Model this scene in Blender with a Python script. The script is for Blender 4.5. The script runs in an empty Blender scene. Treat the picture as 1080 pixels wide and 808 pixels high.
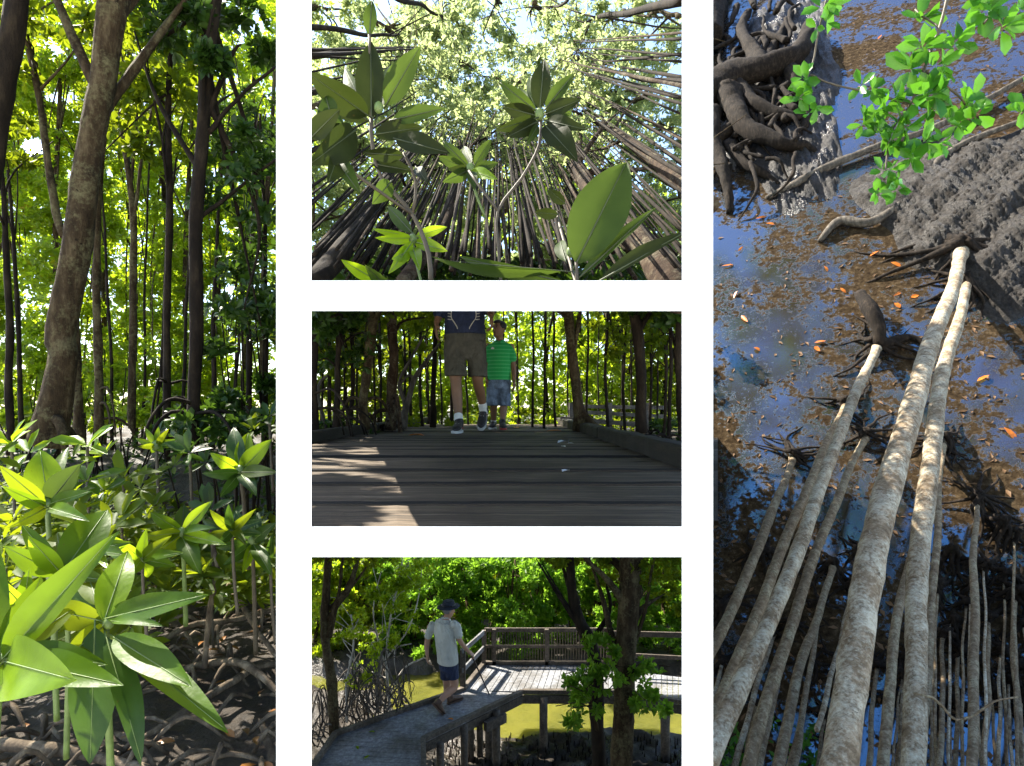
import bpy, math, random
import numpy as np
from mathutils import Vector, Matrix
# ------------------------------------------------------------------ camera, sky, sun, exposure
F, CX, HY = 620.0, 540.0, 430.0          # focal length in photo pixels, principal column, horizon row
SC = bpy.context.scene
cam_d = bpy.data.cameras.new('camera'); cam = bpy.data.objects.new('camera', cam_d)
SC.collection.objects.link(cam); SC.camera = cam
cam.location = (0, 0, 0); cam.rotation_euler = (math.radians(90), 0, 0)
cam_d.sensor_width = 36.0; cam_d.lens = 36.0 * F / 1080.0
cam_d.shift_y = (HY - 404.0) / 1080.0
cam_d.clip_start = 0.05; cam_d.clip_end = 3000
SUN_AZ, SUN_EL = -60.0, 50.0             # azimuth from the view direction (negative = left), elevation
w = bpy.data.worlds.new('World'); SC.world = w; w.use_nodes = True
wn = w.node_tree.nodes; wl = w.node_tree.links
bg = wn['Background']; bg.inputs['Strength'].default_value = 0.13
sky = wn.new('ShaderNodeTexSky'); sky.sky_type = 'NISHITA'; sky.sun_disc = False
sky.sun_elevation = math.radians(SUN_EL); sky.sun_rotation = math.radians(SUN_AZ)
sky.air_density = 1.0; sky.dust_density = 0.9; sky.ozone_density = 1.6
wl.new(sky.outputs[0], bg.inputs[0])
sd = Vector((math.sin(math.radians(SUN_AZ)) * math.cos(math.radians(SUN_EL)),
             math.cos(math.radians(SUN_AZ)) * math.cos(math.radians(SUN_EL)), math.sin(math.radians(SUN_EL))))
sl = bpy.data.lights.new('sun_lamp', 'SUN'); sl.energy = 5.0; sl.angle = math.radians(0.5); sl.color = (1.0, 0.93, 0.80)
so = bpy.data.objects.new('sun_lamp', sl); SC.collection.objects.link(so)
so.rotation_euler = sd.to_track_quat('Z', 'Y').to_euler(); so.location = sd * 50
SC.view_settings.view_transform = 'Standard'; SC.view_settings.look = 'None'
SC.view_settings.gamma = 1.0; SC.view_settings.exposure = 2.0
SC.render.engine = 'CYCLES'
SC.cycles.max_bounces = 6; SC.cycles.diffuse_bounces = 3; SC.cycles.glossy_bounces = 2
SC.cycles.transmission_bounces = 4; SC.cycles.transparent_max_bounces = 4
SC.cycles.use_denoising = True
try: SC.cycles.denoiser = 'OPENIMAGEDENOISE'
except Exception: pass
R = np.random.default_rng(7); random.seed(7)
ORD = ['first','second','third','fourth','fifth','sixth','seventh','eighth','ninth','tenth','eleventh','twelfth','thirteenth','fourteenth','fifteenth','sixteenth','seventeenth']

# ------------------------------------------------------------------ helpers
def P(X, Y, d):
    return np.array(((X - CX) / F * d, d, (HY - Y) / F * d))
def norm(v):
    v = np.asarray(v, float); n = np.linalg.norm(v, axis=-1, keepdims=True); return v / np.maximum(n, 1e-9)
WLOC = {}
def thing(name, label, cat, loc, group=None):
    o = bpy.data.objects.new(name, None); SC.collection.objects.link(o)
    o.empty_display_size = 0.1
    o.location = [float(a) for a in loc]; WLOC[o.name] = np.array(loc, float)
    o['label'] = label; o['category'] = cat
    if group: o['group'] = group
    return o
def mesh_obj(name, V, Fs, mat, parent=None, smooth=True, loc=None):
    """V: (n,3) world points; Fs: list of faces or list of int arrays (m,k)."""
    V = np.asarray(V, float)
    base = WLOC[parent.name] if parent is not None else np.zeros(3)
    own = base if parent is not None else (np.zeros(3) if loc is None else np.array(loc, float))
    if parent is None and loc is None: own = np.zeros(3)
    V2 = V - own
    me = bpy.data.meshes.new(name)
    if len(Fs) and isinstance(Fs[0], np.ndarray) and Fs[0].ndim == 2:
        arrs = Fs
        nl = sum(a.size for a in arrs); nf = sum(len(a) for a in arrs)
        me.vertices.add(len(V2)); me.vertices.foreach_set('co', V2.astype(np.float32).ravel())
        me.loops.add(nl); me.loops.foreach_set('vertex_index', np.concatenate([a.ravel() for a in arrs]).astype(np.int32))
        me.polygons.add(nf)
        tot = np.concatenate([np.full(len(a), a.shape[1]) for a in arrs])
        st = np.concatenate([[0], np.cumsum(tot)[:-1]])
        me.polygons.foreach_set('loop_start', st.astype(np.int32))
        me.update(calc_edges=True); me.validate()
    else:
        me.from_pydata([tuple(p) for p in V2], [], [tuple(int(i) for i in f) for f in Fs]); me.update()
    if smooth: me.polygons.foreach_set('use_smooth', np.ones(len(me.polygons), bool))
    me.materials.append(mat)
    o = bpy.data.objects.new(name, me); SC.collection.objects.link(o)
    if parent is not None: o.parent = parent; WLOC[o.name] = base
    else: o.location = own; WLOC[o.name] = own
    return o
def tagm(o, label, cat, group=None):
    o['label'] = label; o['category'] = cat
    if group: o['group'] = group
    return o
def structure(o): o['kind'] = 'structure'; return o

class MB:
    def __init__(s): s.v = []; s.f = []; s.n = 0
    def add(s, V, Fq):
        V = np.asarray(V, float); s.v.append(V)
        for f in Fq: s.f.append([int(i) + s.n for i in f])
        s.n += len(V)
    def box(s, c, sz, ax=None):
        c = np.array(c, float); h = np.array(sz, float) / 2
        A = np.eye(3) if ax is None else np.array(ax, float)
        V = [c + A[0] * h[0] * i + A[1] * h[1] * j + A[2] * h[2] * k for i in (-1, 1) for j in (-1, 1) for k in (-1, 1)]
        s.add(V, [(0, 1, 3, 2), (4, 6, 7, 5), (0, 4, 5, 1), (2, 3, 7, 6), (0, 2, 6, 4), (1, 5, 7, 3)])
    def bar(s, a, b, wd, th, up=(0, 0, 1)):
        a = np.array(a, float); b = np.array(b, float); d = norm(b - a)
        r = norm(np.cross(d, up)); u = np.cross(r, d)
        s.box((a + b) / 2, (np.linalg.norm(b - a), wd, th), (d, r, u))
    def tube(s, pts, rad, n=8, lump=0.0, cap=True, flat=None):
        V, Fq = tube(pts, rad, n, lump, cap, flat); s.add(V, Fq)
    def ball(s, c, r, n=12, m=8):
        c = np.array(c, float); r = np.array(r if hasattr(r, '__len__') else (r, r, r), float)
        V = [c + r * np.array((0, 0, 1))]
        for i in range(1, m):
            t = math.pi * i / m
            for k in range(n):
                p = 2 * math.pi * k / n
                V.append(c + r * np.array((math.sin(t) * math.cos(p), math.sin(t) * math.sin(p), math.cos(t))))
        V.append(c - r * np.array((0, 0, 1))); Fq = []
        for k in range(n): Fq.append((0, 1 + k, 1 + (k + 1) % n))
        for i in range(m - 2):
            for k in range(n):
                a = 1 + i * n; b = a + n
                Fq.append((a + k, b + k, b + (k + 1) % n, a + (k + 1) % n))
        l = len(V) - 1; a = 1 + (m - 2) * n
        for k in range(n): Fq.append((l, a + (k + 1) % n, a + k))
        s.add(V, Fq)
    def obj(s, name, mat, parent=None, smooth=True, loc=None):
        return mesh_obj(name, np.concatenate(s.v), s.f, mat, parent, smooth, loc)
def spline(pts, rad, step):
    """Catmull-Rom resample of a path and its radii."""
    p = np.array(pts, float); r = np.array(rad, float) if hasattr(rad, '__len__') else np.full(len(p), float(rad))
    if len(p) == 2: 
        n = max(2, int(np.linalg.norm(p[1] - p[0]) / step)); t = np.linspace(0, 1, n + 1)[:, None]
        return p[0] + (p[1] - p[0]) * t, r[0] + (r[1] - r[0]) * t[:, 0]
    q = np.vstack([2 * p[0] - p[1], p, 2 * p[-1] - p[-2]]); o = []; rr = []
    for i in range(len(p) - 1):
        a, b, c, d = q[i:i + 4]; n = max(2, int(np.linalg.norm(c - b) / step))
        for k in range(n):
            t = k / n
            o.append(.5 * ((2 * b) + (-a + c) * t + (2 * a - 5 * b + 4 * c - d) * t * t + (-a + 3 * b - 3 * c + d) * t ** 3))
            rr.append(r[i] * (1 - t) + r[i + 1] * t)
    o.append(p[-1]); rr.append(r[-1]); return np.array(o), np.array(rr)
def tube(pts, rad, n=8, lump=0.0, cap=True, flat=None):
    p = np.array(pts, float); m = len(p)
    r = np.array(rad, float) if hasattr(rad, '__len__') else np.full(m, float(rad))
    t = norm(np.gradient(p, axis=0)); ref = np.array((0.31, -0.2, 1.0)) if abs(norm(t[0])[2]) < .85 else np.array((1, 0.2, 0.1))
    x = norm(np.cross(t[0], ref)); V = []
    th = np.arange(n) * 2 * math.pi / n
    ph = R.random(4) * 6.28; L = 0
    for i in range(m):
        if i: L += np.linalg.norm(p[i] - p[i - 1])
        x = norm(x - t[i] * np.dot(x, t[i])); y = np.cross(t[i], x)
        rr = r[i] * np.ones(n)
        if lump:
            k = 0.9 / max(r[i], .01)
            rr = rr * (1 + lump * (.6 * np.sin(th * 2 + L * k * .35 + ph[0]) + .5 * np.sin(th * 3 - L * k * .6 + ph[1]) + .35 * np.sin(L * k * 1.1 + ph[2]) + .3 * R.normal(size=n)))
        fx, fy = (1, 1) if flat is None else flat
        V.append(p[i] + np.outer(np.cos(th) * rr * fx, x) + np.outer(np.sin(th) * rr * fy, y))
    V = np.concatenate(V); Fq = []
    for i in range(m - 1):
        for k in range(n):
            k2 = (k + 1) % n; Fq.append((i * n + k, i * n + k2, (i + 1) * n + k2, (i + 1) * n + k))
    if cap:
        Fq.append(tuple(range(n))[::-1]); Fq.append(tuple((m - 1) * n + k for k in range(n)))
    return V, Fq

# ------------------------------------------------------------------ materials
def newmat(name):
    m = bpy.data.materials.new(name); m.use_nodes = True; return m, m.node_tree.nodes, m.node_tree.links
def ramp(N, L, src, stops):
    r = N.new('ShaderNodeValToRGB'); e = r.color_ramp.elements
    e[0].position = stops[0][0]; e[0].color = (*stops[0][1], 1); e[1].position = stops[-1][0]; e[1].color = (*stops[-1][1], 1)
    for p, c in stops[1:-1]:
        x = e.new(p); x.color = (*c, 1)
    L.new(src, r.inputs[0]); return r.outputs[0]
def noise(N, L, scale, detail=6, rough=.6, coord='pos', stretch=None, dist=0):
    if coord == 'pos': g = N.new('ShaderNodeNewGeometry').outputs['Position']
    else: g = N.new('ShaderNodeTexCoord').outputs['Object']
    if stretch is not None:
        mp = N.new('ShaderNodeMapping'); mp.inputs['Scale'].default_value = stretch; L.new(g, mp.inputs[0]); g = mp.outputs[0]
    n = N.new('ShaderNodeTexNoise'); n.inputs['Scale'].default_value = scale; n.inputs['Detail'].default_value = detail
    n.inputs['Roughness'].default_value = rough; n.inputs['Distortion'].default_value = dist
    L.new(g, n.inputs['Vector']); return n.outputs['Fac']
def mixc(N, L, fac, a, b, mode='MIX'):
    m = N.new('ShaderNodeMix'); m.data_type = 'RGBA'; m.blend_type = mode
    for s, v in ((0, fac), (6, a), (7, b)):
        if hasattr(v, 'links') or hasattr(v, 'is_linked'): L.new(v, m.inputs[s])
        elif s == 0: m.inputs[0].default_value = v
        else: m.inputs[s].default_value = (*v, 1)
    return m.outputs[2]
def bump(N, L, h, st, dist=.02):
    b = N.new('ShaderNodeBump'); b.inputs['Strength'].default_value = st; b.inputs['Distance'].default_value = dist
    L.new(h, b.inputs['Height']); return b.outputs[0]
def leaf_mat(name, dark, light, trans, tcol, rough=.38, odd=None, spec=.5):
    m, N, L = newmat(name); b = N['Principled BSDF']; out = N['Material Output']
    g = N.new('ShaderNodeNewGeometry')
    st = [(0, dark), (.55, tuple((a + c) / 2 for a, c in zip(dark, light))), (.93, light)]
    if odd: st.append((.985, odd))
    c = ramp(N, L, g.outputs['Random Per Island'], st)
    nz = noise(N, L, 1.6, 2)
    c2 = mixc(N, L, nz, c, (1.35, 1.3, 1.1), 'MULTIPLY')
    sp_ = noise(N, L, 75, 3, .5); fs = ramp(N, L, sp_, [(.70, (0, 0, 0)), (.76, (1, 1, 1))]); c2 = mixc(N, L, fs, c2, (.06, .045, .012))
    bl_ = noise(N, L, 14, 3, .5); fb = ramp(N, L, bl_, [(.35, (.75, .78, .7)), (.65, (1.15, 1.12, 1.0))]); c2 = mixc(N, L, 1.0, c2, fb, 'MULTIPLY')
    L.new(bump(N, L, noise(N, L, 45, 3, .6), .35, .004), b.inputs['Normal'])
    L.new(c2, b.inputs['Base Color']); b.inputs['Roughness'].default_value = rough
    b.inputs['Specular IOR Level'].default_value = spec
    t = N.new('ShaderNodeBsdfTranslucent')
    tc = mixc(N, L, .5, c2, tcol); L.new(tc, t.inputs['Color'])
    mx = N.new('ShaderNodeMixShader'); mx.inputs[0].default_value = trans
    L.new(b.outputs[0], mx.inputs[1]); L.new(t.outputs[0], mx.inputs[2]); L.new(mx.outputs[0], out.inputs[0])
    return m
def bark_mat(name, c0, c1, c2, scale=14, lichen=None, st=.6, stretch=(1, 1, .35), amt=.6):
    m, N, L = newmat(name); b = N['Principled BSDF']
    n1 = noise(N, L, scale, 8, .7, stretch=stretch)
    c = ramp(N, L, n1, [(.3, c0), (.5, c1), (.68, c2)])
    if lichen:
        na, nb = noise(N, L, scale * .28, 4, .6, dist=.5), noise(N, L, scale * 2.6, 4, .7)
        ma = N.new('ShaderNodeMath'); ma.operation = 'MULTIPLY_ADD'; ma.inputs[1].default_value = .5; L.new(na, ma.inputs[0])
        mb_ = N.new('ShaderNodeMath'); mb_.operation = 'MULTIPLY'; mb_.inputs[1].default_value = .5; L.new(nb, mb_.inputs[0]); L.new(mb_.outputs[0], ma.inputs[2]); n2 = ma.outputs[0]
        amt = amt - .025
        f = ramp(N, L, n2, [(amt - .10, (0, 0, 0)), (amt + .07, (1, 1, 1))])
        c = mixc(N, L, f, c, lichen)
        n3 = noise(N, L, scale * 1.7, 3, .5)
        f3 = ramp(N, L, n3, [(.68, (0, 0, 0)), (.75, (1, 1, 1))])
        c = mixc(N, L, f3, c, tuple(x * .3 for x in c1))
    L.new(c, b.inputs['Base Color']); b.inputs['Roughness'].default_value = .9
    b.inputs['Specular IOR Level'].default_value = .2
    L.new(bump(N, L, n1, st, .03), b.inputs['Normal']); return m
def plain(name, col, rough=.7, nscale=30, var=.25, bs=.2, metal=0):
    m, N, L = newmat(name); b = N['Principled BSDF']
    n1 = noise(N, L, nscale, 5, .6)
    c = ramp(N, L, n1, [(.3, tuple(x * (1 - var) for x in col)), (.7, tuple(min(1, x * (1 + var)) for x in col))])
    L.new(c, b.inputs['Base Color']); b.inputs['Roughness'].default_value = rough; b.inputs['Metallic'].default_value = metal
    L.new(bump(N, L, n1, bs, .01), b.inputs['Normal']); return m
def wood_mat(name, c0, c1, c2, stretch, scale=9, per=True):
    m, N, L = newmat(name); b = N['Principled BSDF']
    n1 = noise(N, L, scale, 8, .7, stretch=stretch); n2 = noise(N, L, 2.2, 4, .6)
    g = N.new('ShaderNodeNewGeometry')
    c = ramp(N, L, n1, [(.28, c0), (.5, c1), (.72, c2)])
    f = ramp(N, L, g.outputs['Random Per Island'], [(0, (.45, .42, .40)), (1, (1.25, 1.25, 1.25))])
    c = mixc(N, L, 1.0, c, f, 'MULTIPLY')
    f2 = ramp(N, L, n2, [(.35, (.55, .5, .42)), (.6, (1.1, 1.1, 1.1))])
    c = mixc(N, L, 1.0, c, f2, 'MULTIPLY')
    L.new(c, b.inputs['Base Color']); b.inputs['Roughness'].default_value = .75
    L.new(bump(N, L, n1, .5, .01), b.inputs['Normal']); return m

M = {}
M['white'] = plain('white_paint', (.93, .93, .93), .6, 60, .01, .03)
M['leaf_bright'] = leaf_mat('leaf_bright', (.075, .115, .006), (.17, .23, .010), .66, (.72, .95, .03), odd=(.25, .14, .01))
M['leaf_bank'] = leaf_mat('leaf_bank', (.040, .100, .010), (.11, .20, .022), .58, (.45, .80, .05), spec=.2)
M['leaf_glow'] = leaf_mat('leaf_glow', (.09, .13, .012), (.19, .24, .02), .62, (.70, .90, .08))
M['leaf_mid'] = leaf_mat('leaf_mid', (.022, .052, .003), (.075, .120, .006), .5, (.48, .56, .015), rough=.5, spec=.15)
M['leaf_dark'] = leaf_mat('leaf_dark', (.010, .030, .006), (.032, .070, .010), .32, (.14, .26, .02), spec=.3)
M['leaf_hero'] = leaf_mat('leaf_glossy', (.018, .055, .004), (.066, .125, .006), .38, (.34, .50, .012), rough=.42, spec=.18)
M['leaf_yellow'] = leaf_mat('leaf_yellow_green', (.10, .20, .006), (.17, .27, .008), .5, (.55, .70, .02), rough=.36, spec=.3)
M['leaf_olive'] = leaf_mat('leaf_olive', (.009, .013, .003), (.021, .028, .007), .28, (.06, .09, .012), rough=.55, spec=.12)
M['leaf_under'] = leaf_mat('leaf_underside', (.018, .034, .006), (.036, .062, .010), .36, (.17, .26, .03), rough=.55, spec=.15)
M['leaf_canopy'] = leaf_mat('leaf_canopy', (.08, .12, .03), (.17, .22, .06), .62, (.80, .92, .42))
M['leaf_p5'] = leaf_mat('leaf_fresh', (.014, .075, .008), (.055, .19, .014), .3, (.2, .5, .03), rough=.32, spec=.35)
M['leaf_orange'] = leaf_mat('leaf_orange', (.5, .10, .015), (.65, .22, .03), .3, (.7, .25, .02))
M['bark'] = bark_mat('bark_brown', (.012, .007, .003), (.040, .025, .011), (.11, .08, .042), 13, (.13, .115, .055), 1.0, amt=.62)
M['bark_dark'] = bark_mat('bark_dark', (.005, .003, .0015), (.014, .009, .005), (.036, .025, .014), 12)
M['bark_red'] = bark_mat('bark_reddish', (.010, .005, .002), (.034, .019, .010), (.085, .056, .032), 14, (.16, .14, .09), .9, amt=.64)
M['bark_pale'] = bark_mat('bark_pale_lichen', (.085, .058, .034), (.22, .16, .10), (.42, .335, .235), 20, (.54, .50, .39), .9, (1, 1, 1), amt=.58)
M['bark_tan'] = bark_mat('bark_tan', (.07, .048, .026), (.18, .125, .075), (.33, .26, .175), 24, (.40, .36, .24), .9, (1, 1, 1), amt=.62)
M['root'] = bark_mat('root_brown', (.03, .02, .013), (.10, .075, .05), (.24, .19, .13), 16)
M['root_dark'] = bark_mat('root_dark', (.004, .0026, .0018), (.013, .009, .006), (.042, .030, .021), 22)
M['root_grey'] = bark_mat('root_grey', (.03, .025, .02), (.085, .072, .058), (.18, .155, .125), 16)
M['branch_pale'] = bark_mat('branch_pale', (.20, .17, .13), (.45, .41, .35), (.62, .58, .52), 18)
M['stem'] = plain('stem_brown', (.06, .045, .025), .6)
M['rib_dark'] = plain('leaf_rib', (.035, .045, .012), .6)
M['stem_green'] = plain('stem_green', (.12, .17, .04), .5)

def mud_mat(name, c0, c1, c2, scale=5, gloss=(.25, .9), st=.8):
    m, N, L = newmat(name); b = N['Principled BSDF']
    n1 = noise(N, L, scale, 10, .72); n2 = noise(N, L, scale * .22, 3, .5)
    c = ramp(N, L, n1, [(.3, c0), (.52, c1), (.72, c2)])
    L.new(c, b.inputs['Base Color'])
    rr = ramp(N, L, n2, [(.42, (gloss[0],) * 3), (.58, (gloss[1],) * 3)]); L.new(rr, b.inputs['Roughness'])
    L.new(bump(N, L, n1, st, .08), b.inputs['Normal']); return m
M['mud'] = mud_mat('mud', (.015, .011, .008), (.035, .027, .019), (.075, .06, .042))
M['mud_litter'] = mud_mat('mud_litter', (.010, .006, .003), (.032, .021, .011), (.09, .06, .033), 9, (.5, .95))
M['mud_black'] = mud_mat('mud_black', (.005, .004, .003), (.015, .011, .009), (.035, .027, .022), 12, (.2, .7))
M['mud_grey'] = mud_mat('mud_grey', (.007, .005, .004), (.028, .022, .017), (.075, .061, .049), 22, (.5, .9), 1.0)

# water of the lower pool
m, N, L = newmat('murky_water'); b = N['Principled BSDF']; M['water'] = m
b.inputs['Base Color'].default_value = (.080, .082, .018, 1); b.inputs['Roughness'].default_value = .05; b.inputs['IOR'].default_value = 1.4; b.inputs['Subsurface Weight'].default_value = 1; b.inputs['Subsurface Radius'].default_value = (1, 1, .5); b.inputs['Subsurface Scale'].default_value = 1.0
L.new(bump(N, L, noise(N, L, 9, 4, .6, stretch=(1, 2.2, 1)), .35, .03), b.inputs['Normal'])
L.new(ramp(N, L, noise(N, L, 1.3, 5, .7), [(.35, (.072, .075, .016)), (.62, (.135, .130, .024))]), b.inputs['Base Color'])

# ------------------------------------------------------------------ leaves
def leaves_np(pos, ax, nr, Ln, Wd, detail=1, droop=.15, fold=.18):
    """Many leaves in one go. detail 0: 2 triangles; 1: 8 points."""
    n = len(pos); ax = norm(ax); sd_ = norm(np.cross(ax, nr)); up = np.cross(sd_, ax)
    Ln = np.asarray(Ln)[:, None] * np.ones((n, 1)); Wd = np.asarray(Wd)[:, None] * np.ones((n, 1))
    if detail == 0:
        a = pos; t = pos + ax * Ln - up * Ln * droop
        mm = pos + ax * Ln * .55; l = mm + sd_ * Wd * .5 + up * Wd * fold; r = mm - sd_ * Wd * .5 + up * Wd * fold
        V = np.stack([a, l, t, r], 1).reshape(-1, 3); k = np.arange(n)[:, None] * 4
        return V, [np.concatenate([k + np.array([[0, 1, 2]]), k + np.array([[0, 2, 3]])]).astype(int)]
    st = [(.34, .40), (.72, .48)]; pts = [pos]
    for t, wv in st:
        mm = pos + ax * Ln * t - up * Ln * droop * t * t
        pts += [mm + sd_ * Wd * wv + up * Wd * fold, mm, mm - sd_ * Wd * wv + up * Wd * fold]
    pts.append(pos + ax * Ln - up * Ln * droop)
    V = np.stack(pts, 1).reshape(-1, 3); k = np.arange(n)[:, None] * 8
    tri = [[0, 1, 2], [0, 2, 3], [4, 7, 5], [5, 7, 6]]; qd = [[1, 4, 5, 2], [2, 5, 6, 3]]
    return V, [np.concatenate([k + np.array([q]) for q in tri]).astype(int), np.concatenate([k + np.array([q]) for q in qd]).astype(int)]
class Leaves:
    def __init__(s): s.p = []; s.a = []; s.n = []; s.L = []; s.W = []
    def add(s, p, a, n, L, W): s.p.append(p); s.a.append(a); s.n.append(n); s.L.append(L); s.W.append(W)
    def rosettes(s, C, A, k, L, ratio=.42, elev=(25, 85)):
        """k leaves round every centre C with axis A."""
        C = np.asarray(C, float); A = norm(A); m = len(C)
        ref = norm(R.normal(size=(m, 3))); x = norm(np.cross(A, ref)); y = np.cross(A, x)
        for i in range(k):
            th = 2 * math.pi * i / k * 1.0 + R.random(m) * .9; el = np.radians(R.uniform(*elev, m))
            rad = x * np.cos(th)[:, None] + y * np.sin(th)[:, None]
            a = rad * np.sin(el)[:, None] + A * np.cos(el)[:, None]
            nn = A * np.sin(el)[:, None] - rad * np.cos(el)[:, None] + R.normal(size=(m, 3)) * .2
            l = L * R.uniform(.7, 1.15, m)
            s.add(C + a * (l * .08)[:, None], a, nn, l, l * ratio * R.uniform(.85, 1.15, m))
    def obj(s, name, mat, parent=None, detail=1, droop=.12, keep=None):
        p = np.concatenate(s.p); a = np.concatenate(s.a); n = np.concatenate(s.n); L = np.concatenate(s.L); W = np.concatenate(s.W)
        if keep is not None:
            k = keep(p + norm(a) * (L * .5)[:, None]); p, a, n, L, W = p[k], a[k], n[k], L[k], W[k]
        V, Fq = leaves_np(p, a, n, L, W, detail, droop)
        return mesh_obj(name, V, Fq, mat, parent, smooth=(detail > 0))
def pix(p): return CX + F * p[:, 0] / p[:, 1], HY - F * p[:, 2] / p[:, 1]
SUNX, SUNY = 35.0, 155.0
def blob_pts(c, r, n, shell=.5):
    d = norm(R.normal(size=(n, 3))); q = R.random(n) ** (1 / 3) * (1 - shell) + shell * R.uniform(.75, 1.05, n)
    q = np.minimum(q, 1.05); return np.array(c) + d * q[:, None] * np.array(r), d
def crown_leaves(blobs, n, k, L, up=.4, shell=.35, ratio=.45):
    """blobs: list of (centre, radii); clumps of leaves inside sub-lobes, so the crown has gaps."""
    lv = Leaves(); vol = np.array([np.prod(np.array(b[1])) ** .67 for b in blobs]); vol = vol / vol.sum()
    for (c, r), f in zip(blobs, vol):
        m = max(4, int(n * f)); nl = max(3, m // 28) if m > 140 else max(7, m // 7)
        lc, ld = blob_pts(c, r, nl, shell); lr = np.mean(r) * (R.uniform(.16, .38, nl) if m > 140 else R.uniform(.25, .5, nl))
        idx = R.integers(0, nl, m); q = norm(R.normal(size=(m, 3))) * (R.random(m) ** .5)[:, None]
        q[:, 2] *= .6
        C = lc[idx] + q * lr[idx][:, None]
        A = q * .8 + ld[idx] * .4 + np.array((0, 0, up)) + R.normal(size=(m, 3)) * .35
        lv.rosettes(C, A, k, L, ratio)
    return lv
def wob(pts, amp):
    p = np.array(pts, float); n = len(p)
    ph = R.random(6) * 6.28; t = np.linspace(0, 1, n)
    off = np.stack([np.sin(t * 7 + ph[0]) + .5 * np.sin(t * 17 + ph[1]), np.sin(t * 6 + ph[2]) + .5 * np.sin(t * 15 + ph[3]), 0 * t], 1)
    return p + off * amp
def px_path(pp):
    """[(X, Y, depth, width_px)] -> points, radii"""
    return [P(a, b, c) for a, b, c, _ in pp], [max(.004, w_ / F * c / 2) for _, _, c, w_ in pp]
def tree(name, label, group, path, mat, crown=None, cmat=None, n=200, k=6, L=.09, limbs=0, lump=.10, seg=10, step=.14, cat='tree', roots=0, rmat=None, detail=0, keep=None, wobble=.012, up=.4, ratio=.45, extra=None, rl=.5, trunk_name='trunk', crown_name='crown'):
    """path: [(X,Y,d,w)]; crown: list of (X, Y, d, rx_px, ry_px, rd_m)."""
    pts, rad = px_path(path)
    t = thing(name, label, cat, pts[0], group)
    sp, sr = spline(pts, rad, step); sp = wob(sp, wobble)
    mb = MB(); mb.tube(sp, sr, seg, lump)
    bl = []
    if crown:
        for X, Y, d, rx, ry, rd in crown: bl.append((P(X, Y, d), (rx / F * d, rd, ry / F * d)))
        for i in range(limbs):
            c, r = bl[i % len(bl)]
            tgt = np.array(c) + R.normal(size=3) * np.array(r) * .5
            s0 = int(len(sp) * R.uniform(.45, .95)); s0 = min(s0, len(sp) - 1)
            a = sp[s0]; md = (a + tgt) / 2 + np.array((0, 0, .08)) + R.normal(size=3) * .08
            q, qr = spline([a, md, tgt], [sr[s0] * .5, sr[s0] * .32, .006], step * .8)
            mb.tube(q, qr, 6, lump)
    if extra:
        for e in extra:
            ep, er = px_path(e); q, qr = spline(ep, er, step * .7); mb.tube(wob(q, wobble * .5), qr, 7, lump)
    mb.obj(trunk_name, mat, t)
    if roots:
        rb = MB()
        for i in range(roots):
            a = R.uniform(0, 6.28); l = rl * R.uniform(.6, 1.2); h = rl * R.uniform(.3, .9)
            dv = np.array((math.cos(a), math.sin(a), 0)); p0 = np.array(pts[0]) + np.array((0, 0, h))
            j = int(np.clip(np.searchsorted(sp[:, 2], p0[2]), 0, len(sp) - 1)); p0 = sp[j]
            q, qr = spline([p0, p0 + dv * l * .5 + np.array((0, 0, h * .1)), p0 + dv * l * .85 - np.array((0, 0, h * .5)), np.array((*(p0 + dv * l)[:2], pts[0][2] - .02))],
                           [sr[0] * .35, sr[0] * .3, sr[0] * .25, sr[0] * .2], step * .6)
            rb.tube(q, qr, 6, lump)
        rb.obj('prop_roots', rmat or mat, t)
    if crown:
        crown_leaves(bl, n, k, L, up, ratio=ratio).obj(crown_name, cmat, t, detail, keep=keep)
    return t
def roots_arch(name, label, group, spots, mat, rad, cat='roots', jit=.1):
    pass
def hero_leaf(b, t, wpx, tilt=0.0, droop=.08, fold=.12, S=12, Cn=6, prof='obov', wavy=.03):
    """One large leaf between two pixel/depth points; (verts, quads). Width faces the camera, turned by tilt."""
    a = P(*b); e = P(*t); ax = norm(e - a); Ln = np.linalg.norm(e - a)
    mid = (a + e) / 2; view = norm(-mid); sd_ = norm(np.cross(ax, view)); up = np.cross(sd_, ax)
    c, s = math.cos(tilt), math.sin(tilt); sd2 = sd_ * c + up * s; up2 = up * c - sd_ * s
    W = wpx / F * mid[1] / max(.35, abs(c)); V = []; ph = R.random() * 6
    for i in range(S + 1):
        u = i / S
        wv = math.sin(math.pi * min(1, u ** .8)) ** .75 if prof == 'obov' else math.sin(math.pi * u) ** .8
        wv = max(wv * (1 - .15 * abs(u - .5)), .02 if u > .02 else .04)
        m_ = a + ax * Ln * u + up2 * Ln * droop * (math.sin(math.pi * u) ) + up2 * (-droop * .4 * Ln * u * u)
        for j in range(Cn + 1):
            q = j / Cn * 2 - 1
            V.append(m_ + sd2 * q * W * .5 * wv + up2 * W * (fold * abs(q) ** 1.3 * wv * .9 + wavy * math.sin(u * 9 + ph + q * 2) * abs(q)))
    Fq = [(i * (Cn + 1) + j, i * (Cn + 1) + j + 1, (i + 1) * (Cn + 1) + j + 1, (i + 1) * (Cn + 1) + j) for i in range(S) for j in range(Cn)]
    return V, Fq
def midrib(b, t, droop, w_=.0022):
    a = P(*b); e = P(*t); ax = norm(e - a); Ln = np.linalg.norm(e - a); view = norm(-(a + e) / 2)
    sd_ = norm(np.cross(ax, view)); up = np.cross(sd_, ax)
    p = [a + ax * Ln * u + up * Ln * droop * math.sin(math.pi * u) - up * droop * .4 * Ln * u * u + up * .0015 for u in np.linspace(-.06, .96, 12)]
    return p, np.linspace(w_, w_ * .3, 12)

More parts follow.
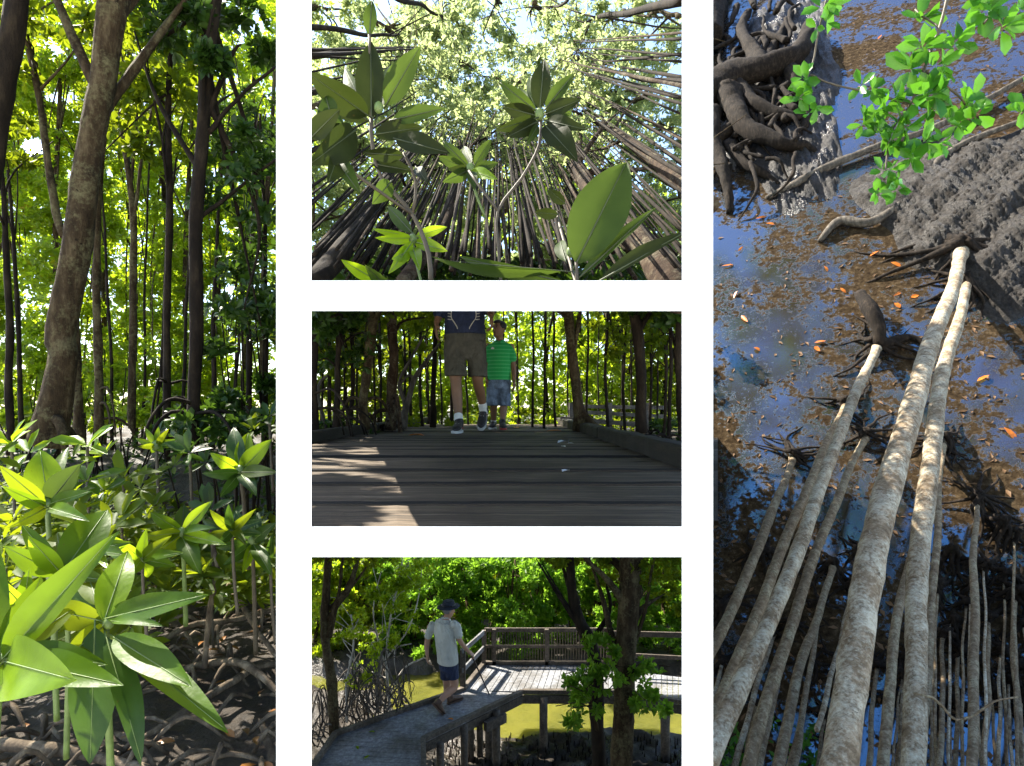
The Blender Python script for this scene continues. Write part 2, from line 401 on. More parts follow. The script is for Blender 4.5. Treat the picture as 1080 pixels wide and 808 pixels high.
# ------------------------------------------------------------------ the setting
def sheet(name, mat, fn, nu, nv, lump=0, skirt=None):
    V = []
    for i in range(nu + 1):
        for j in range(nv + 1): V.append(fn(i / nu, j / nv))
    V = np.array(V, float)
    Fq = [(i * (nv + 1) + j, (i + 1) * (nv + 1) + j, (i + 1) * (nv + 1) + j + 1, i * (nv + 1) + j + 1) for i in range(nu) for j in range(nv)]
    return structure(mesh_obj(name, V, Fq, mat))
def fbm(x, y, s=1.0):
    return (math.sin(x * 1.7 * s + 1.3) * math.cos(y * 2.1 * s) + .5 * math.sin(x * 4.3 * s + y * 3.1 * s) + .25 * math.sin(x * 9.7 * s - y * 8.3 * s + 2) + .15 * math.sin(x * 21 * s + y * 17 * s))
# lowest ground, out to the horizon
Z4 = -5.55
structure(mesh_obj('ground', [(-900, -900, Z4 - .35), (900, -900, Z4 - .35), (900, 900, Z4 - .35), (-900, 900, Z4 - .35)], [(0, 1, 2, 3)], plain('dark_soil', (.04, .035, .02), 1.0, 2, .4, .2), smooth=False))

M['bounce_floor'] = plain('pale_bounce', (.72, .70, .64), .8, 3, .06, .1)
structure(mesh_obj('bounce_floor', [(-40, -40, -1.75), (40, -40, -1.75), (40, .8, -1.75), (-40, .8, -1.75)], [(0, 1, 2, 3)], M['bounce_floor'], smooth=False))  # unseen pale floor added to bounce light onto the white strips
def woods():
    lv = Leaves(); n = 26000
    x = R.uniform(-44, 14, n); y = R.uniform(25, 30, n); top = 6.5 + 1.5 * np.sin(x * .7) + 1.2 * np.sin(x * 1.9 + 1) + 5 * np.exp(-(x / 11) ** 4) + np.where(x < -8.5, 9.0, 0)
    z = -5.8 + (top + 5.8) * R.random(n) ** .9
    C = np.stack([x, y, z], 1); lv.rosettes(C, R.normal(size=(n, 3)) * .5 + np.array((0, -.2, .6)), 6, .32, .5)
    o = lv.obj('woods', M['leaf_glow'], None, 0, keep=lambda p: (pix(p)[0] - 35) ** 2 + (pix(p)[1] - 155) ** 2 > 12 ** 2); o['kind'] = 'stuff'; tagm(o, 'bright mass of far-off woods behind all the trees', 'woods')
woods()
# added white strips standing for the borders between the five views
WD, WT = 1.0, .02
border_frame = thing('white_border_frame', 'added white strips standing for the borders between the five mangrove views', 'border_frame', (0, WD, Z4))
def slab_px(name, x0, x1, y0, y1, xb0=None, xb1=None):
    """A border piece whose front covers x0..x1, y0..y1 pixels; its back edges are drawn in so that the sides taper."""
    f = WD; g = WD + WT
    A = [P(x0, y1, f), P(x1, y1, f), P(x1, y0, f), P(x0, y0, f)]
    B = [P(x0 + 1, y1, g), P(x1 - 1, y1, g), P(x1 - 1, y0, g), P(x0 + 1, y0, g)]
    m_ = MB(); m_.add(A + B, [(0, 1, 2, 3), (7, 6, 5, 4), (0, 4, 5, 1), (1, 5, 6, 2), (2, 6, 7, 3), (3, 7, 4, 0)])
    return m_.obj(name, M['white'], border_frame, smooth=False)
yb = HY - (Z4) / WD * F
slab_px('border_strip', 291.3, 328.5, -700, yb); slab_px('border_strip', 719.2, 752, -700, yb)
slab_px('border_strip', 328.7, 719.0, 296, 328); slab_px('border_strip', 328.7, 719.0, 555.5, 587.5)

# the sun itself, low between the trees
ms, N, L = newmat('sun_disc'); N.remove(N['Principled BSDF']); e = N.new('ShaderNodeEmission')
e.inputs[0].default_value = (1, .93, .7, 1); e.inputs[1].default_value = 60; L.new(e.outputs[0], N['Material Output'].inputs[0])
mb = MB(); mb.ball(P(SUNX, SUNY, 200), 2.3, 24, 16); o = mb.obj('sun', ms, loc=P(SUNX, SUNY, 200)); structure(o)

# ================================================================== PANEL 1: tall mangrove forest with sun
def g1(d): return -1.5 + (0 if d < 5.5 else (d - 5.5) ** 1.15 * .17)
def f1(u, v):
    d = 1.9 + (11.3 - 1.9) * u ** 1.2; x = (-1.12 + (.745) * v) * d
    return (x, d, g1(d) + .05 * fbm(x, d, 1.2))
sheet('ground', M['mud_litter'], f1, 70, 70)
def keep_sun(p):
    X, Y = pix(p); r2 = (X - SUNX) ** 2 + (Y - SUNY) ** 2
    return (R.random(len(p)) > np.exp(-r2 / (2 * 13 ** 2)) * 1.15) & (X < 312)
def keep1(p):
    X, Y = pix(p); return (X < 312)
def base1(X, d): return HY - g1(d) / d * F
GB1 = 'trees of the leafy background behind the leaning trunk'
for i in range(13):
    X = -60 + i * 29 + R.uniform(-8, 8); X += (-14 if X < 35 else 14) if 12 < X < 58 else 0; d = R.uniform(8.6, 10.4); yb_ = base1(X, d)
    tree('mangrove_tree', ORD[i] + ' tree from the left in the yellow-green farthest row of the sunny forest', GB1,
         [(X, yb_ + 4, d, 6), (X + R.uniform(-8, 8), 300, d, 5), (X + R.uniform(-15, 15), 60, d, 3.5)], M['bark'],
         [(X, 60 + R.uniform(-20, 20), d, 46, 100, .9), (X + 5, 230 + R.uniform(-20, 20), d, 40, 95, .9), (X - 3, 390, d - .3, 38, 75, .8)],
         M['leaf_bright'], n=1150, k=6, L=.105, limbs=7, keep=keep_sun, seg=7, step=.25)
big1 = tree('mangrove_tree', 'thick dark leaning mangrove trunk with pale lichen, largest beside the sun', None,
     [(50, 470, 4.2, 36), (60, 420, 4.2, 29), (67, 372, 4.2, 27), (64, 350, 4.2, 28), (82, 250, 4.2, 26), (94, 150, 4.2, 24), (110, 80, 4.2, 25), (122, 0, 4.2, 27), (132, -70, 4.2, 27)],
     M['bark'], [(175, -75, 4.4, 60, 28, .6), (90, -80, 4.4, 60, 24, .6)], M['leaf_mid'], n=120, k=7, L=.10, limbs=4, lump=.07, seg=20, step=.05, detail=1, wobble=.005, roots=3, rl=.25, keep=keep1)
tree('mangrove_tree', 'dark upright mangrove trunk forking at the top, near the right side of the sunny forest', None,
     [(203, 470, 4.8, 13), (204, 400, 4.8, 13), (206, 300, 4.8, 14), (212, 180, 4.8, 13), (219, 80, 4.8, 14), (226, -10, 4.8, 15), (232, -60, 4.8, 12)],
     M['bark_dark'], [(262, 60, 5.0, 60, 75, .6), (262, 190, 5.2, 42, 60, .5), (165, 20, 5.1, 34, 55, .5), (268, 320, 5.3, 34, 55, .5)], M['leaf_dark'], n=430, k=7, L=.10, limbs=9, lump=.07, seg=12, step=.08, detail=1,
     extra=[[(219, 140, 4.8, 6), (245, 110, 4.8, 4), (290, 70, 4.8, 3)], [(210, 230, 4.8, 5), (250, 200, 4.9, 3.5), (291, 168, 4.9, 3)]], roots=6, rl=.5, keep=keep1)
tree('mangrove_tree', 'narrow straight mangrove trunk midway between the leaning and the forked trunk', None,
     [(176, 455, 5.6, 8), (176, 350, 5.6, 7), (178, 200, 5.6, 7), (179, 80, 5.6, 5.5), (181, -30, 5.6, 4)], M['bark_dark'],
     [(180, 60, 5.7, 40, 65, .5), (150, 130, 5.8, 30, 45, .4)], M['leaf_mid'], n=170, k=7, L=.10, limbs=6, seg=9, detail=1, roots=5, rl=.5, keep=keep1)
tree('mangrove_tree', 'mangrove stem close behind the leaning trunk on its right', None,
     [(104, 458, 5.9, 9), (104, 350, 5.9, 8), (102, 240, 5.9, 7), (104, 150, 5.9, 6), (106, 40, 5.9, 5)], M['bark'],
     [(130, 60, 6, 30, 50, .4)], M['leaf_mid'], n=90, k=7, L=.10, limbs=4, seg=9, detail=1, roots=4, rl=.4, keep=keep1)
tree('mangrove_tree', 'kinked forking stem between the leaning trunk and the narrow straight one', None,
     [(141, 452, 6.6, 8), (140, 330, 6.6, 7), (139, 230, 6.6, 7), (133, 170, 6.6, 5), (128, 110, 6.6, 4), (140, 40, 6.6, 3)], M['bark'],
     [(140, 80, 6.6, 38, 50, .4)], M['leaf_mid'], n=90, k=7, L=.10, limbs=4, seg=9, detail=1, extra=[[(140, 240, 6.6, 4), (150, 170, 6.6, 3), (165, 90, 6.6, 2.5)]], keep=keep1)
tree('mangrove_tree', 'slim slanting mangrove stem crossing the sun', None,
     [(70, 250, 5.4, 8), (60, 225, 5.4, 8), (46, 150, 5.4, 6.5), (36, 80, 5.4, 6), (26, 20, 5.4, 6), (18, -50, 5.4, 5)], M['bark'],
     [(60, 10, 5.3, 55, 42, .5), (8, 60, 5.3, 22, 45, .4)], M['leaf_mid'], n=110, k=7, L=.11, limbs=6, seg=9, detail=1, keep=keep_sun,
     extra=[[(70, 250, 5.4, 8), (78, 330, 5.4, 9), (82, 430, 5.4, 9), (84, 470, 5.4, 10)]])
tree('mangrove_tree', 'dark branching trunk at the upper left edge of the sunny forest', None,
     [(-40, 470, 4.0, 26), (-30, 300, 4.0, 26), (-6, 130, 4.0, 24), (8, 60, 4.0, 22), (20, -10, 4.0, 20), (30, -70, 4.0, 16)], M['bark_dark'],
     [(-40, 60, 4, 40, 60, .5)], M['leaf_mid'], n=70, k=7, L=.10, limbs=3, seg=14, detail=1, keep=keep_sun)
for (X, w_, d, ln) in ((12, 8, 5.5, -8), (24, 5, 6.3, -12), (222, 5, 7, 10), (262, 7, 6.5, 4), (245, 4, 7.4, 20), (165, 4, 7.6, 16), (190, 4, 7.3, 14), (119, 3.5, 7.8, -10), (282, 6, 6.1, -4), (150, 3, 8, 6)):
    yb_ = min(base1(X, d), 475)
    tree('mangrove_sapling', 'thin dark stem among the forest trunks of the sunny forest', 'thin stems of the sunny forest',
         [(X, yb_, d, w_), (X + ln * .5, 330, d, w_ * .85), (X + ln, 210, d, w_ * .6), (X + ln * 1.8, 120, d, w_ * .4)], M['bark_dark'],
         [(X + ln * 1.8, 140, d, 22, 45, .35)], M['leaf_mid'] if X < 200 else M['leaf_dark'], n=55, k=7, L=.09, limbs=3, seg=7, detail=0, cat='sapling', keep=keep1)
# dark shrubs on the right side and mid-ground leafy plants
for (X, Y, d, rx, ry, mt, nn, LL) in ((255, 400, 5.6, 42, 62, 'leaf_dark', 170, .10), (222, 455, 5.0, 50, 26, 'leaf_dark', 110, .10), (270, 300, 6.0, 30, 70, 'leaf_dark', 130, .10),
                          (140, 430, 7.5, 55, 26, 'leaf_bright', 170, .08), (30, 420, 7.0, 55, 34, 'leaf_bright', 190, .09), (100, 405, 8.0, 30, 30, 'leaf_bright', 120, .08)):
    c = P(X, Y, d); t = thing('mangrove_shrub', {'255': 'dark green shrub near the right edge of the sunny forest', '222': 'low dark shrub at the foot of the dark forked trunk',
        '270': 'tall shaded shrub high along the right edge of the sunny forest', '140': 'low bright shrub above the tangle of prop roots', '30': 'bright yellow-green shrub left of the leaning trunk base',
        '100': 'small bright shrub just right of the leaning trunk'}[str(X)], 'shrub', (c[0], c[1], g1(d)))
    crown_leaves([(c, (rx / F * d, .4, ry / F * d))], nn, 7, LL).obj('foliage', M[mt], t, 1, keep=keep1)
    mb = MB()
    for q in range(7):
        e_ = c + R.normal(size=3) * np.array((rx / F * d, .3, ry / F * d)) * .6
        a0 = np.array((c[0] + R.normal() * .1, c[1], g1(d) - .02)); s1, s2 = spline([a0, (a0 + e_) / 2 + R.normal(size=3) * .06, e_], [.014, .01, .005], .1); mb.tube(s1, s2, 5, .1)
    mb.obj('stem', M['bark_dark'], t)
# arching prop roots
def prop_roots(name, label, X, Y, d, n, spread, h, mat, gz, rad=.018):
    c = P(X, Y, d); mb = MB(); t = thing(name, label, 'roots', (c[0], c[1], gz(d)))
    for i in range(n):
        a = R.uniform(0, math.pi * 2); l = spread * R.uniform(.4, 1.1); hh = h * R.uniform(.5, 1.2)
        dv = np.array((math.cos(a), math.sin(a) * .6, 0)); b0 = np.array((c[0], c[1], gz(d))) + np.array((R.normal() * spread * .25, R.normal() * .2, 0))
        e_ = b0 + dv * l; st = b0 - dv * l * .4
        q, qr = spline([st + np.array((0, 0, -.03)), st + dv * l * .35 + np.array((0, 0, hh * .8)), b0 + dv * l * .3 + np.array((0, 0, hh)), b0 + dv * l * .75 + np.array((0, 0, hh * .55)), e_ + np.array((0, 0, -.04))],
                       [rad * R.uniform(.6, 1.2)] * 5, .06)
        mb.tube(wob(q, .008), qr, 7, .12)
    mb.obj('root_arches', mat, t); return t
prop_roots('prop_roots', 'pale tangle of arching roots at the foot of the background trunks', 158, 470, 5.8, 46, 1.0, .42, M['root'], lambda d: g1(d) + .02, .018)
lv = Leaves(); n = 260; d = R.uniform(5.6, 9.5, n); X = R.uniform(-60, 300, n)
C = np.stack([(X - CX) / F * d, d, np.array([g1(q) for q in d]) + R.uniform(.05, .45, n)], 1); C = C[(X < 85) | (X > 215) | (d > 7.6)]; n = len(C); lv.rosettes(C, np.array([(0, -.3, .9)] * n) + R.normal(size=(n, 3)) * .3, 7, .13, .4, (35, 95))
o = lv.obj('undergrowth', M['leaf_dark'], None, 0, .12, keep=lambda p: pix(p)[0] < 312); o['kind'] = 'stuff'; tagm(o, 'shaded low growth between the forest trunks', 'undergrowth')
prop_roots('prop_roots', 'arching roots behind the leafy seedlings on the right of the sunny forest', 215, 500, 5.2, 16, .7, .5, M['root_dark'], lambda d: g1(d) + .02, .015)
for lab, path in (('thick curved root arching up low on the right over dark mud', [(196, 705, 3.2, 7), (235, 698, 3.1, 8), (262, 703, 3.0, 8), (291, 726, 2.9, 7), (318, 760, 2.8, 7)]),
                  ('pale root slanting up to the right below the curved one', [(150, 780, 2.7, 8), (195, 752, 2.8, 9), (240, 722, 3.0, 8), (270, 704, 3.2, 7), (300, 698, 3.3, 6)]),
                  ('thick log-like root lying along the bottom edge', [(-30, 782, 2.5, 13), (40, 788, 2.4, 13), (90, 796, 2.4, 12), (160, 815, 2.3, 11)]),
                  ('fallen root below the drooping dark leaves', [(105, 768, 2.8, 9), (140, 782, 2.7, 9), (185, 800, 2.6, 9), (215, 825, 2.5, 9)]),
                  ('upright thin root rising between mud and seedlings on the right', [(216, 705, 3.1, 6), (222, 640, 3.2, 6), (229, 600, 3.3, 5), (222, 560, 3.4, 4)]),
                  ('thin straight root slanting across the dark mud at the right edge', [(236, 610, 3.6, 5), (262, 650, 3.3, 5), (290, 690, 3.1, 5), (312, 720, 3.0, 5)]),
                  ('short upright root at the lower right corner of the sunny forest', [(276, 760, 2.8, 6), (284, 790, 2.6, 8), (288, 830, 2.5, 9)]),
                  ('dark root crossing behind the long lower leaves', [(150, 690, 3.5, 7), (200, 660, 3.7, 6), (240, 655, 3.8, 6), (300, 640, 4.0, 6)])):
    p_, r_ = px_path(path); q, qr = spline(p_, r_, .04); mb = MB(); mb.tube(wob(q, .004), qr, 10, .09)
    tagm(mb.obj('mangrove_root', M['root'], loc=p_[0]), lab, 'root')
# scattered small roots and litter
mb = MB()
for i in range(190):
    d = R.uniform(2.2, 6); x = R.uniform(-.9, -.40) * d; z = g1(d) + .03; a = R.uniform(0, 6.28); l = R.uniform(.1, .4)
    p0 = np.array((x, d, z)); q, qr = spline([p0, p0 + np.array((math.cos(a) * l * .5, math.sin(a) * l * .5, R.uniform(.02, .14))), p0 + np.array((math.cos(a) * l, math.sin(a) * l, 0))], [.008, .012, .006], .05)
    mb.tube(q, qr, 5, .15)
o = mb.obj('root_litter', M['root']); o['kind'] = 'stuff'; tagm(o, 'twigs and small roots strewn over the dark mud', 'twigs')
# fallen leaves on mud of panel 1
lv = Leaves(); n = 170; d = R.uniform(2.3, 6.5, n); x = R.uniform(-.95, -.385, n) * d
p = np.stack([x, d, np.array([g1(q) for q in d]) + .05 + .03 * R.random(n)], 1)
lv.add(p, R.normal(size=(n, 3)) * np.array((1, 1, .2)), np.array((0, 0, 1)) + R.normal(size=(n, 3)) * .3, np.full(n, .075), np.full(n, .03))
o = lv.obj('leaf_litter', leaf_mat('leaf_fallen', (.05, .03, .015), (.22, .09, .02), .2, (.3, .15, .03)), None, 1); o['kind'] = 'stuff'; tagm(o, 'brown and orange fallen leaves on the dark mud', 'leaf litter')

def sprig(name, label, stems, leaves, smat, cat='plant', small=(), group=None, srad=1.0, order=('leaf_hero',)):
    """stems: px paths; leaves: (bX,bY,bd,tX,tY,td,w,tilt,matkey)"""
    loc = P(*stems[0][0][:3]); t = thing(name, label, cat, loc, group)
    mb = MB()
    for s in stems:
        p_, r_ = px_path(s); q, qr = spline(p_, r_, .03); mb.tube(q, qr, 8, .06)
    mb.obj('stem', smat, t)
    hubs = []
    for l in leaves:
        bX, bY, bd, tX, tY, td, w_, tilt, mk = l; dr = R.uniform(.03, .11)
        V, Fq = hero_leaf((bX, bY, bd), (tX, tY, td), w_, tilt, dr)
        m_ = MB(); m_.add(V, Fq); lf = m_.obj('leaf', M[mk], t)
        hubs.append(P(bX, bY, bd))
        pp, rr = midrib((bX, bY, bd), (tX, tY, td), dr, .0022 if w_ > 12 else .0012)
        m2 = MB(); m2.tube(pp, rr, 5); m2.obj('midrib', M['rib_dark'] if mk in ('leaf_olive', 'leaf_under') else M['stem_green'], lf)
    if hubs:
        hb = np.mean(hubs[:7], 0); mq = MB(); rr_ = 5.0 / F * hb[1]; mq.ball(hb, (rr_, rr_, rr_ * 1.3), 10, 7); mq.obj('bud', M['stem_green'], t)
    for (X, Y, d, k, Lpx, mk) in small:
        lv = Leaves(); c = P(X, Y, d)
        lv.rosettes([c], [np.array((R.normal() * .2, -.55, .8))], k, Lpx / F * d, .36, (30, 95)); lv.obj('leaf_rosette', M[mk], t, 1, .12)
    return t
H, Yl, D_, Md = 'leaf_hero', 'leaf_yellow', 'leaf_dark', 'leaf_mid'
sprig('mangrove_seedling', 'large seedling in the lower left corner with one bright yellow-green leaf', [[(-8, 830, 1.42, 9), (-4, 760, 1.42, 8), (3, 695, 1.42, 7)]],
      [(4, 694, 1.40, 122, 562, 1.36, 34, .25, H), (4, 692, 1.42, 44, 608, 1.5, 34, -.3, H), (0, 690, 1.4, -10, 560, 1.5, 26, .2, H), (6, 698, 1.40, 74, 716, 1.18, 62, -.2, Yl),
       (10, 690, 1.45, 112, 700, 1.4, 30, .3, H), (12, 696, 1.46, 128, 722, 1.3, 36, .2, H), (2, 700, 1.40, -30, 740, 1.2, 30, 0, H), (6, 690, 1.46, 80, 640, 1.62, 26, .3, Md)], M['stem_green'])
sprig('mangrove_seedling', 'broad seedling in the foreground whose long leaves hang to the lower edge', [[(118, 840, 1.75, 8), (114, 740, 1.7, 7), (112, 655, 1.65, 6)]],
      [(113, 652, 1.62, 218, 627, 1.5, 26, .3, H), (114, 650, 1.66, 172, 637, 1.6, 22, .2, H), (110, 655, 1.62, 135, 580, 1.8, 32, .2, Yl), (118, 655, 1.6, 170, 659, 1.5, 12, .5, H),
       (104, 640, 1.64, 92, 604, 1.8, 24, 0, Md), (120, 672, 1.6, 202, 724, 1.42, 34, .25, H), (126, 678, 1.62, 240, 771, 1.4, 28, .4, H), (100, 662, 1.6, 95, 806, 1.5, 44, .1, D_),
       (112, 672, 1.6, 150, 806, 1.48, 26, .3, D_), (108, 655, 1.63, 40, 640, 1.6, 30, .2, Md), (104, 640, 1.68, 54, 600, 1.9, 24, .4, H), (110, 660, 1.66, 62, 700, 1.5, 26, .2, Md)], M['stem_green'])
sprig('mangrove_seedling', 'seedling with an upright bright oval leaf above the left foreground leaves', [[(60, 760, 2.0, 6), (56, 640, 1.98, 6), (50, 535, 1.95, 5)]],
      [(51, 530, 1.94, 42, 474, 2.0, 33, .1, Yl), (52, 530, 1.94, 84, 490, 1.9, 26, .3, 'leaf_under'), (50, 532, 1.94, 96, 518, 1.85, 13, .4, H), (48, 532, 1.92, 0, 492, 1.8, 18, .3, Md),
       (48, 534, 1.92, 4, 514, 1.7, 13, .3, H), (53, 526, 1.95, 72, 470, 2.1, 12, .5, H), (48, 536, 1.9, 10, 556, 1.7, 14, .3, Md), (52, 536, 1.9, 92, 548, 1.75, 14, .3, H), (50, 534, 1.93, 30, 486, 2.05, 16, .5, Md)], M['stem_green'])
sprig('mangrove_seedling', 'seedling with a pale raised leaf between the two foreground seedlings', [[(70, 800, 1.9, 6), (72, 680, 1.86, 5), (66, 606, 1.82, 5)]],
      [(66, 604, 1.8, 114, 536, 2.0, 38, .2, H), (64, 604, 1.8, 22, 552, 1.8, 18, .2, H), (62, 606, 1.8, 4, 576, 1.7, 22, .2, H), (66, 604, 1.8, 60, 560, 1.95, 26, .2, Md), (64, 604, 1.8, 30, 566, 1.7, 20, .3, Yl),
       (68, 606, 1.8, 112, 612, 1.7, 17, .3, Md), (66, 600, 1.82, 82, 564, 2.0, 18, .3, D_)], M['stem_green'])
sprig('mangrove_seedling', 'mid-ground seedling with a small round upright leaf, right of the foreground leaves', [[(196, 660, 2.8, 5), (194, 600, 2.75, 4), (192, 562, 2.7, 4)]],
      [(192, 560, 2.68, 194, 532, 2.75, 15, 0, 'leaf_under'), (193, 560, 2.68, 224, 528, 2.7, 13, .3, Yl), (191, 560, 2.68, 158, 540, 2.6, 14, .3, H), (193, 564, 2.66, 238, 574, 2.5, 13, .3, Yl),
       (191, 562, 2.66, 150, 566, 2.5, 14, .2, Md), (192, 566, 2.66, 210, 604, 2.5, 20, .1, H), (190, 564, 2.66, 160, 588, 2.5, 15, .2, Md), (194, 558, 2.7, 210, 536, 2.85, 8, .4, H), (193, 562, 2.66, 226, 556, 2.5, 8, .5, H)], M['stem_green'])
sprig('mangrove_seedling', 'shaded seedling at the right edge with a few sunlit leaf tips', [[(262, 600, 3.1, 5), (258, 540, 3.05, 4), (254, 498, 3.0, 4)]],
      [(254, 494, 3.0, 262, 456, 3.1, 18, .1, Yl), (253, 494, 3.0, 246, 450, 3.1, 18, .2, D_), (254, 496, 3.0, 286, 464, 2.95, 19, .2, H), (252, 496, 3.0, 222, 478, 2.9, 14, .3, Yl), (255, 498, 2.95, 292, 498, 2.8, 14, .3, 'leaf_under'),
       (252, 498, 2.95, 214, 500, 2.8, 12, .3, D_), (254, 500, 2.95, 270, 522, 2.8, 15, .3, D_), (252, 500, 2.95, 232, 524, 2.8, 12, .3, D_)], M['stem'])
sprig('mangrove_seedling', 'second shaded seedling below the sunlit tips at the right edge', [[(270, 690, 3.0, 5), (268, 620, 2.95, 4), (266, 572, 2.9, 4)]],
      [(266, 570, 2.9, 248, 538, 2.9, 13, .2, D_), (267, 570, 2.9, 290, 552, 2.8, 14, .2, D_), (265, 572, 2.9, 228, 578, 2.8, 12, .3, D_), (267, 574, 2.88, 286, 606, 2.7, 15, .2, H), (266, 574, 2.88, 256, 604, 2.7, 10, .3, Yl),
       (266, 568, 2.92, 272, 540, 3.0, 14, .2, D_), (265, 574, 2.88, 236, 596, 2.7, 12, .3, D_)], M['stem'])
mlab = {0: 'small seedling with flat rosette just below the pale root tangle', 1: 'small seedling at the left edge below the bright shrub', 2: 'small bright seedling beside the foot of the leaning trunk',
        3: 'dim seedling right of the small rosette, under the forked trunk', 4: 'low seedling left of the mid-ground round leaf', 5: 'low rosette among dark roots below the right-edge seedlings',
        6: 'small seedling between the upright bright leaf and the root tangle', 7: 'tiny seedling against the right edge above the dark shrub', 8: 'rosette behind the foreground leaves on the left edge', 9: 'dark rosette in the shade left of the right-edge seedlings'}
for i, (X, Y, d, lab) in enumerate(((150, 590, 2.3, 'leafy seedling in the middle of the undergrowth, above the long pointed leaf'), (245, 560, 2.7, 'narrow dark-stemmed seedling low beside the white border'), (165, 470, 4.2, 'seedling in front of the root tangle, right of its middle'),
                                    (95, 580, 2.2, 'leafy seedling behind the pale raised leaf'), (25, 640, 1.75, 'seedling tucked behind the lower left corner leaves'), (285, 590, 3.0, 'seedling cut by the white border below the right-edge seedlings'))):
    ls = []
    for q in range(9):
        a = q * .7 + R.random() * .3; l = 95 / d; ls.append((X, Y, d, X + math.cos(a) * l, Y - math.sin(a) * l * .62 - 6, d + R.uniform(-.2, .1), 26 / d, R.uniform(.1, .4), [H, Md, H, Yl][q % 4] if X < 200 else [D_, Md][q % 2]))
    sprig('mangrove_seedling', lab, [[(X + 6, Y + 90, d, 4), (X + 2, Y + 50, d, 3.5), (X, Y, d, 3)]], ls, M['stem'])
for i, (X, Y, d, LL, mk) in enumerate(((130, 506, 3.2, 34, Md), (12, 468, 3.0, 34, Yl), (92, 470, 3.6, 30, Yl), (200, 478, 3.8, 26, D_), (128, 548, 2.7, 34, Md), (222, 620, 3.6, 22, D_), (92, 508, 2.9, 30, H), (284, 440, 4.4, 24, D_), (6, 600, 2.2, 34, Md), (222, 540, 3.5, 26, D_))):
    sprig('mangrove_seedling', mlab[i], [[(X + 4, min(Y + 80, 760), d, 3), (X + 2, Y + 40, d, 3), (X, Y, d, 3)]], [], M['stem'],
          small=[(X, Y, d, 9, LL, mk), (X - 16, Y + 14, d - .1, 7, LL * .7, Md), (X + 18, Y + 10, d + .1, 7, LL * .8, mk)])
# low leafy undergrowth of many small seedlings
lv = Leaves(); n = 640; d = R.uniform(2.5, 6.2, n); X = R.uniform(-60, 296, n); x = (X - CX) / F * d
hgt = R.uniform(.15, .8, n) * np.where(X < 170, 1.15, .7); z = np.array([g1(q) for q in d]) + hgt * np.where(d < 3.6, 1.1, .9)
C = np.stack([x, d, z], 1); Yp = HY - F * z / d; ok = ~((X > 170) & (Yp > 640)) & (Yp < 690) & ~((X > 85) & (X < 215) & (Yp < 496)); C = C[ok]
lv.rosettes(C, np.array([(0, -.35, .9)] * len(C)) + R.normal(size=(len(C), 3)) * .25, 8, .125, .36, (35, 95))
o = lv.obj('undergrowth', M['leaf_mid'], None, 1, .12, keep=lambda p: pix(p)[0] < 312); o['kind'] = 'stuff'; tagm(o, 'low leafy undergrowth covering the mud of the sunny forest', 'undergrowth')

# ================================================================== PANEL 2: looking up among the mangroves
VX, VY = 522.0, 48.0
vdir = norm(np.array(((VX - CX) / F, 1, (HY - VY) / F)))
def up_tree(name, label, group, X, Y, d, w_, Lm, mat, canopy=0, cm='leaf_canopy', seg=8, lump=.08, bend=0, taper=.55, LL=.06, cat='tree', wobble=.02):
    p0 = P(X, Y, d); t = thing(name, label, cat, p0, group)
    sdv = norm(np.cross(vdir, (0, 0, 1))); pts = []
    for u in np.linspace(0, 1, 5): pts.append(p0 + vdir * Lm * u + sdv * bend * math.sin(u * 3.1))
    r = w_ / F * d / 2
    sp, sr = spline(pts, [r, r * (1 - (1 - taper) * .25), r * (1 - (1 - taper) * .5), r * (1 - (1 - taper) * .75), r * taper], .15)
    sp = wob(sp, wobble); mb = MB(); mb.tube(sp, sr, seg, lump)
    e_ = sp[-1]
    lim = []
    if canopy:
        for i in range(4):
            s0 = sp[int(len(sp) * R.uniform(.6, .95))]; tg = e_ + R.normal(size=3) * np.array((.5, .35, .4))
            q, qr = spline([s0, (s0 + tg) / 2 + R.normal(size=3) * .06, tg], [r * .35, r * .25, .004], .12); mb.tube(q, qr, 5, lump); lim.append(tg)
    mb.obj('trunk', mat, t)
    if canopy:
        bl = [(e_, (.6, .5, .5))] + [(q, (.3, .3, .25)) for q in lim]
        crown_leaves(bl, canopy, 6, LL, .2).obj('crown', M[cm], t, 0, keep=keep2)
    return t
def keep2(p):
    X, Y = pix(p); return (Y < 300) & (X < 734) & (X > 306)
mains = [('thick rough trunk slanting up from the lower right corner of the looking-up view', 722, 312, 2.15, 40, 3.6, 'bark_red', 14),
         ('rough trunk entering from the right edge above the thick lower-right one', 742, 216, 2.5, 21, 3.2, 'bark_red', 12),
         ('straight brown trunk rising at the centre bottom of the looking-up view', 560, 292, 3.2, 11, 4.2, 'bark_red', 10),
         ('dark thick trunk slanting in from the lower left corner of the looking-up view', 328, 305, 2.15, 28, 3.5, 'bark_dark', 12),
         ('leaning trunk right of the dark corner trunk, behind the left sprig', 424, 300, 2.2, 18, 3.8, 'bark_red', 10),
         ('dark limb crossing in from the upper right corner', 730, -2, 2.9, 11, 3.6, 'bark_dark', 9),
         ('dark trunk entering from the right edge below the corner limb', 726, 92, 3.0, 8, 3.6, 'bark_dark', 8),
         ('dark trunk entering from the left edge near the top', 322, 29, 3.0, 7, 3.6, 'bark_dark', 8),
         ('thin dark trunk pointing down from the top edge, left of centre', 412, -4, 3.2, 6, 3.6, 'bark_dark', 8),
         ('short dark trunk pointing straight down from the top edge', 532, -14, 3.5, 7, 1.6, 'bark_dark', 8),
         ('slim dark trunk coming down from the top edge, right of centre', 600, -12, 3.2, 5, 2.2, 'bark_dark', 8),
         ('slim trunk crossing in from the left edge above the left sprig', 322, 112, 2.9, 6, 3.6, 'bark', 8)]
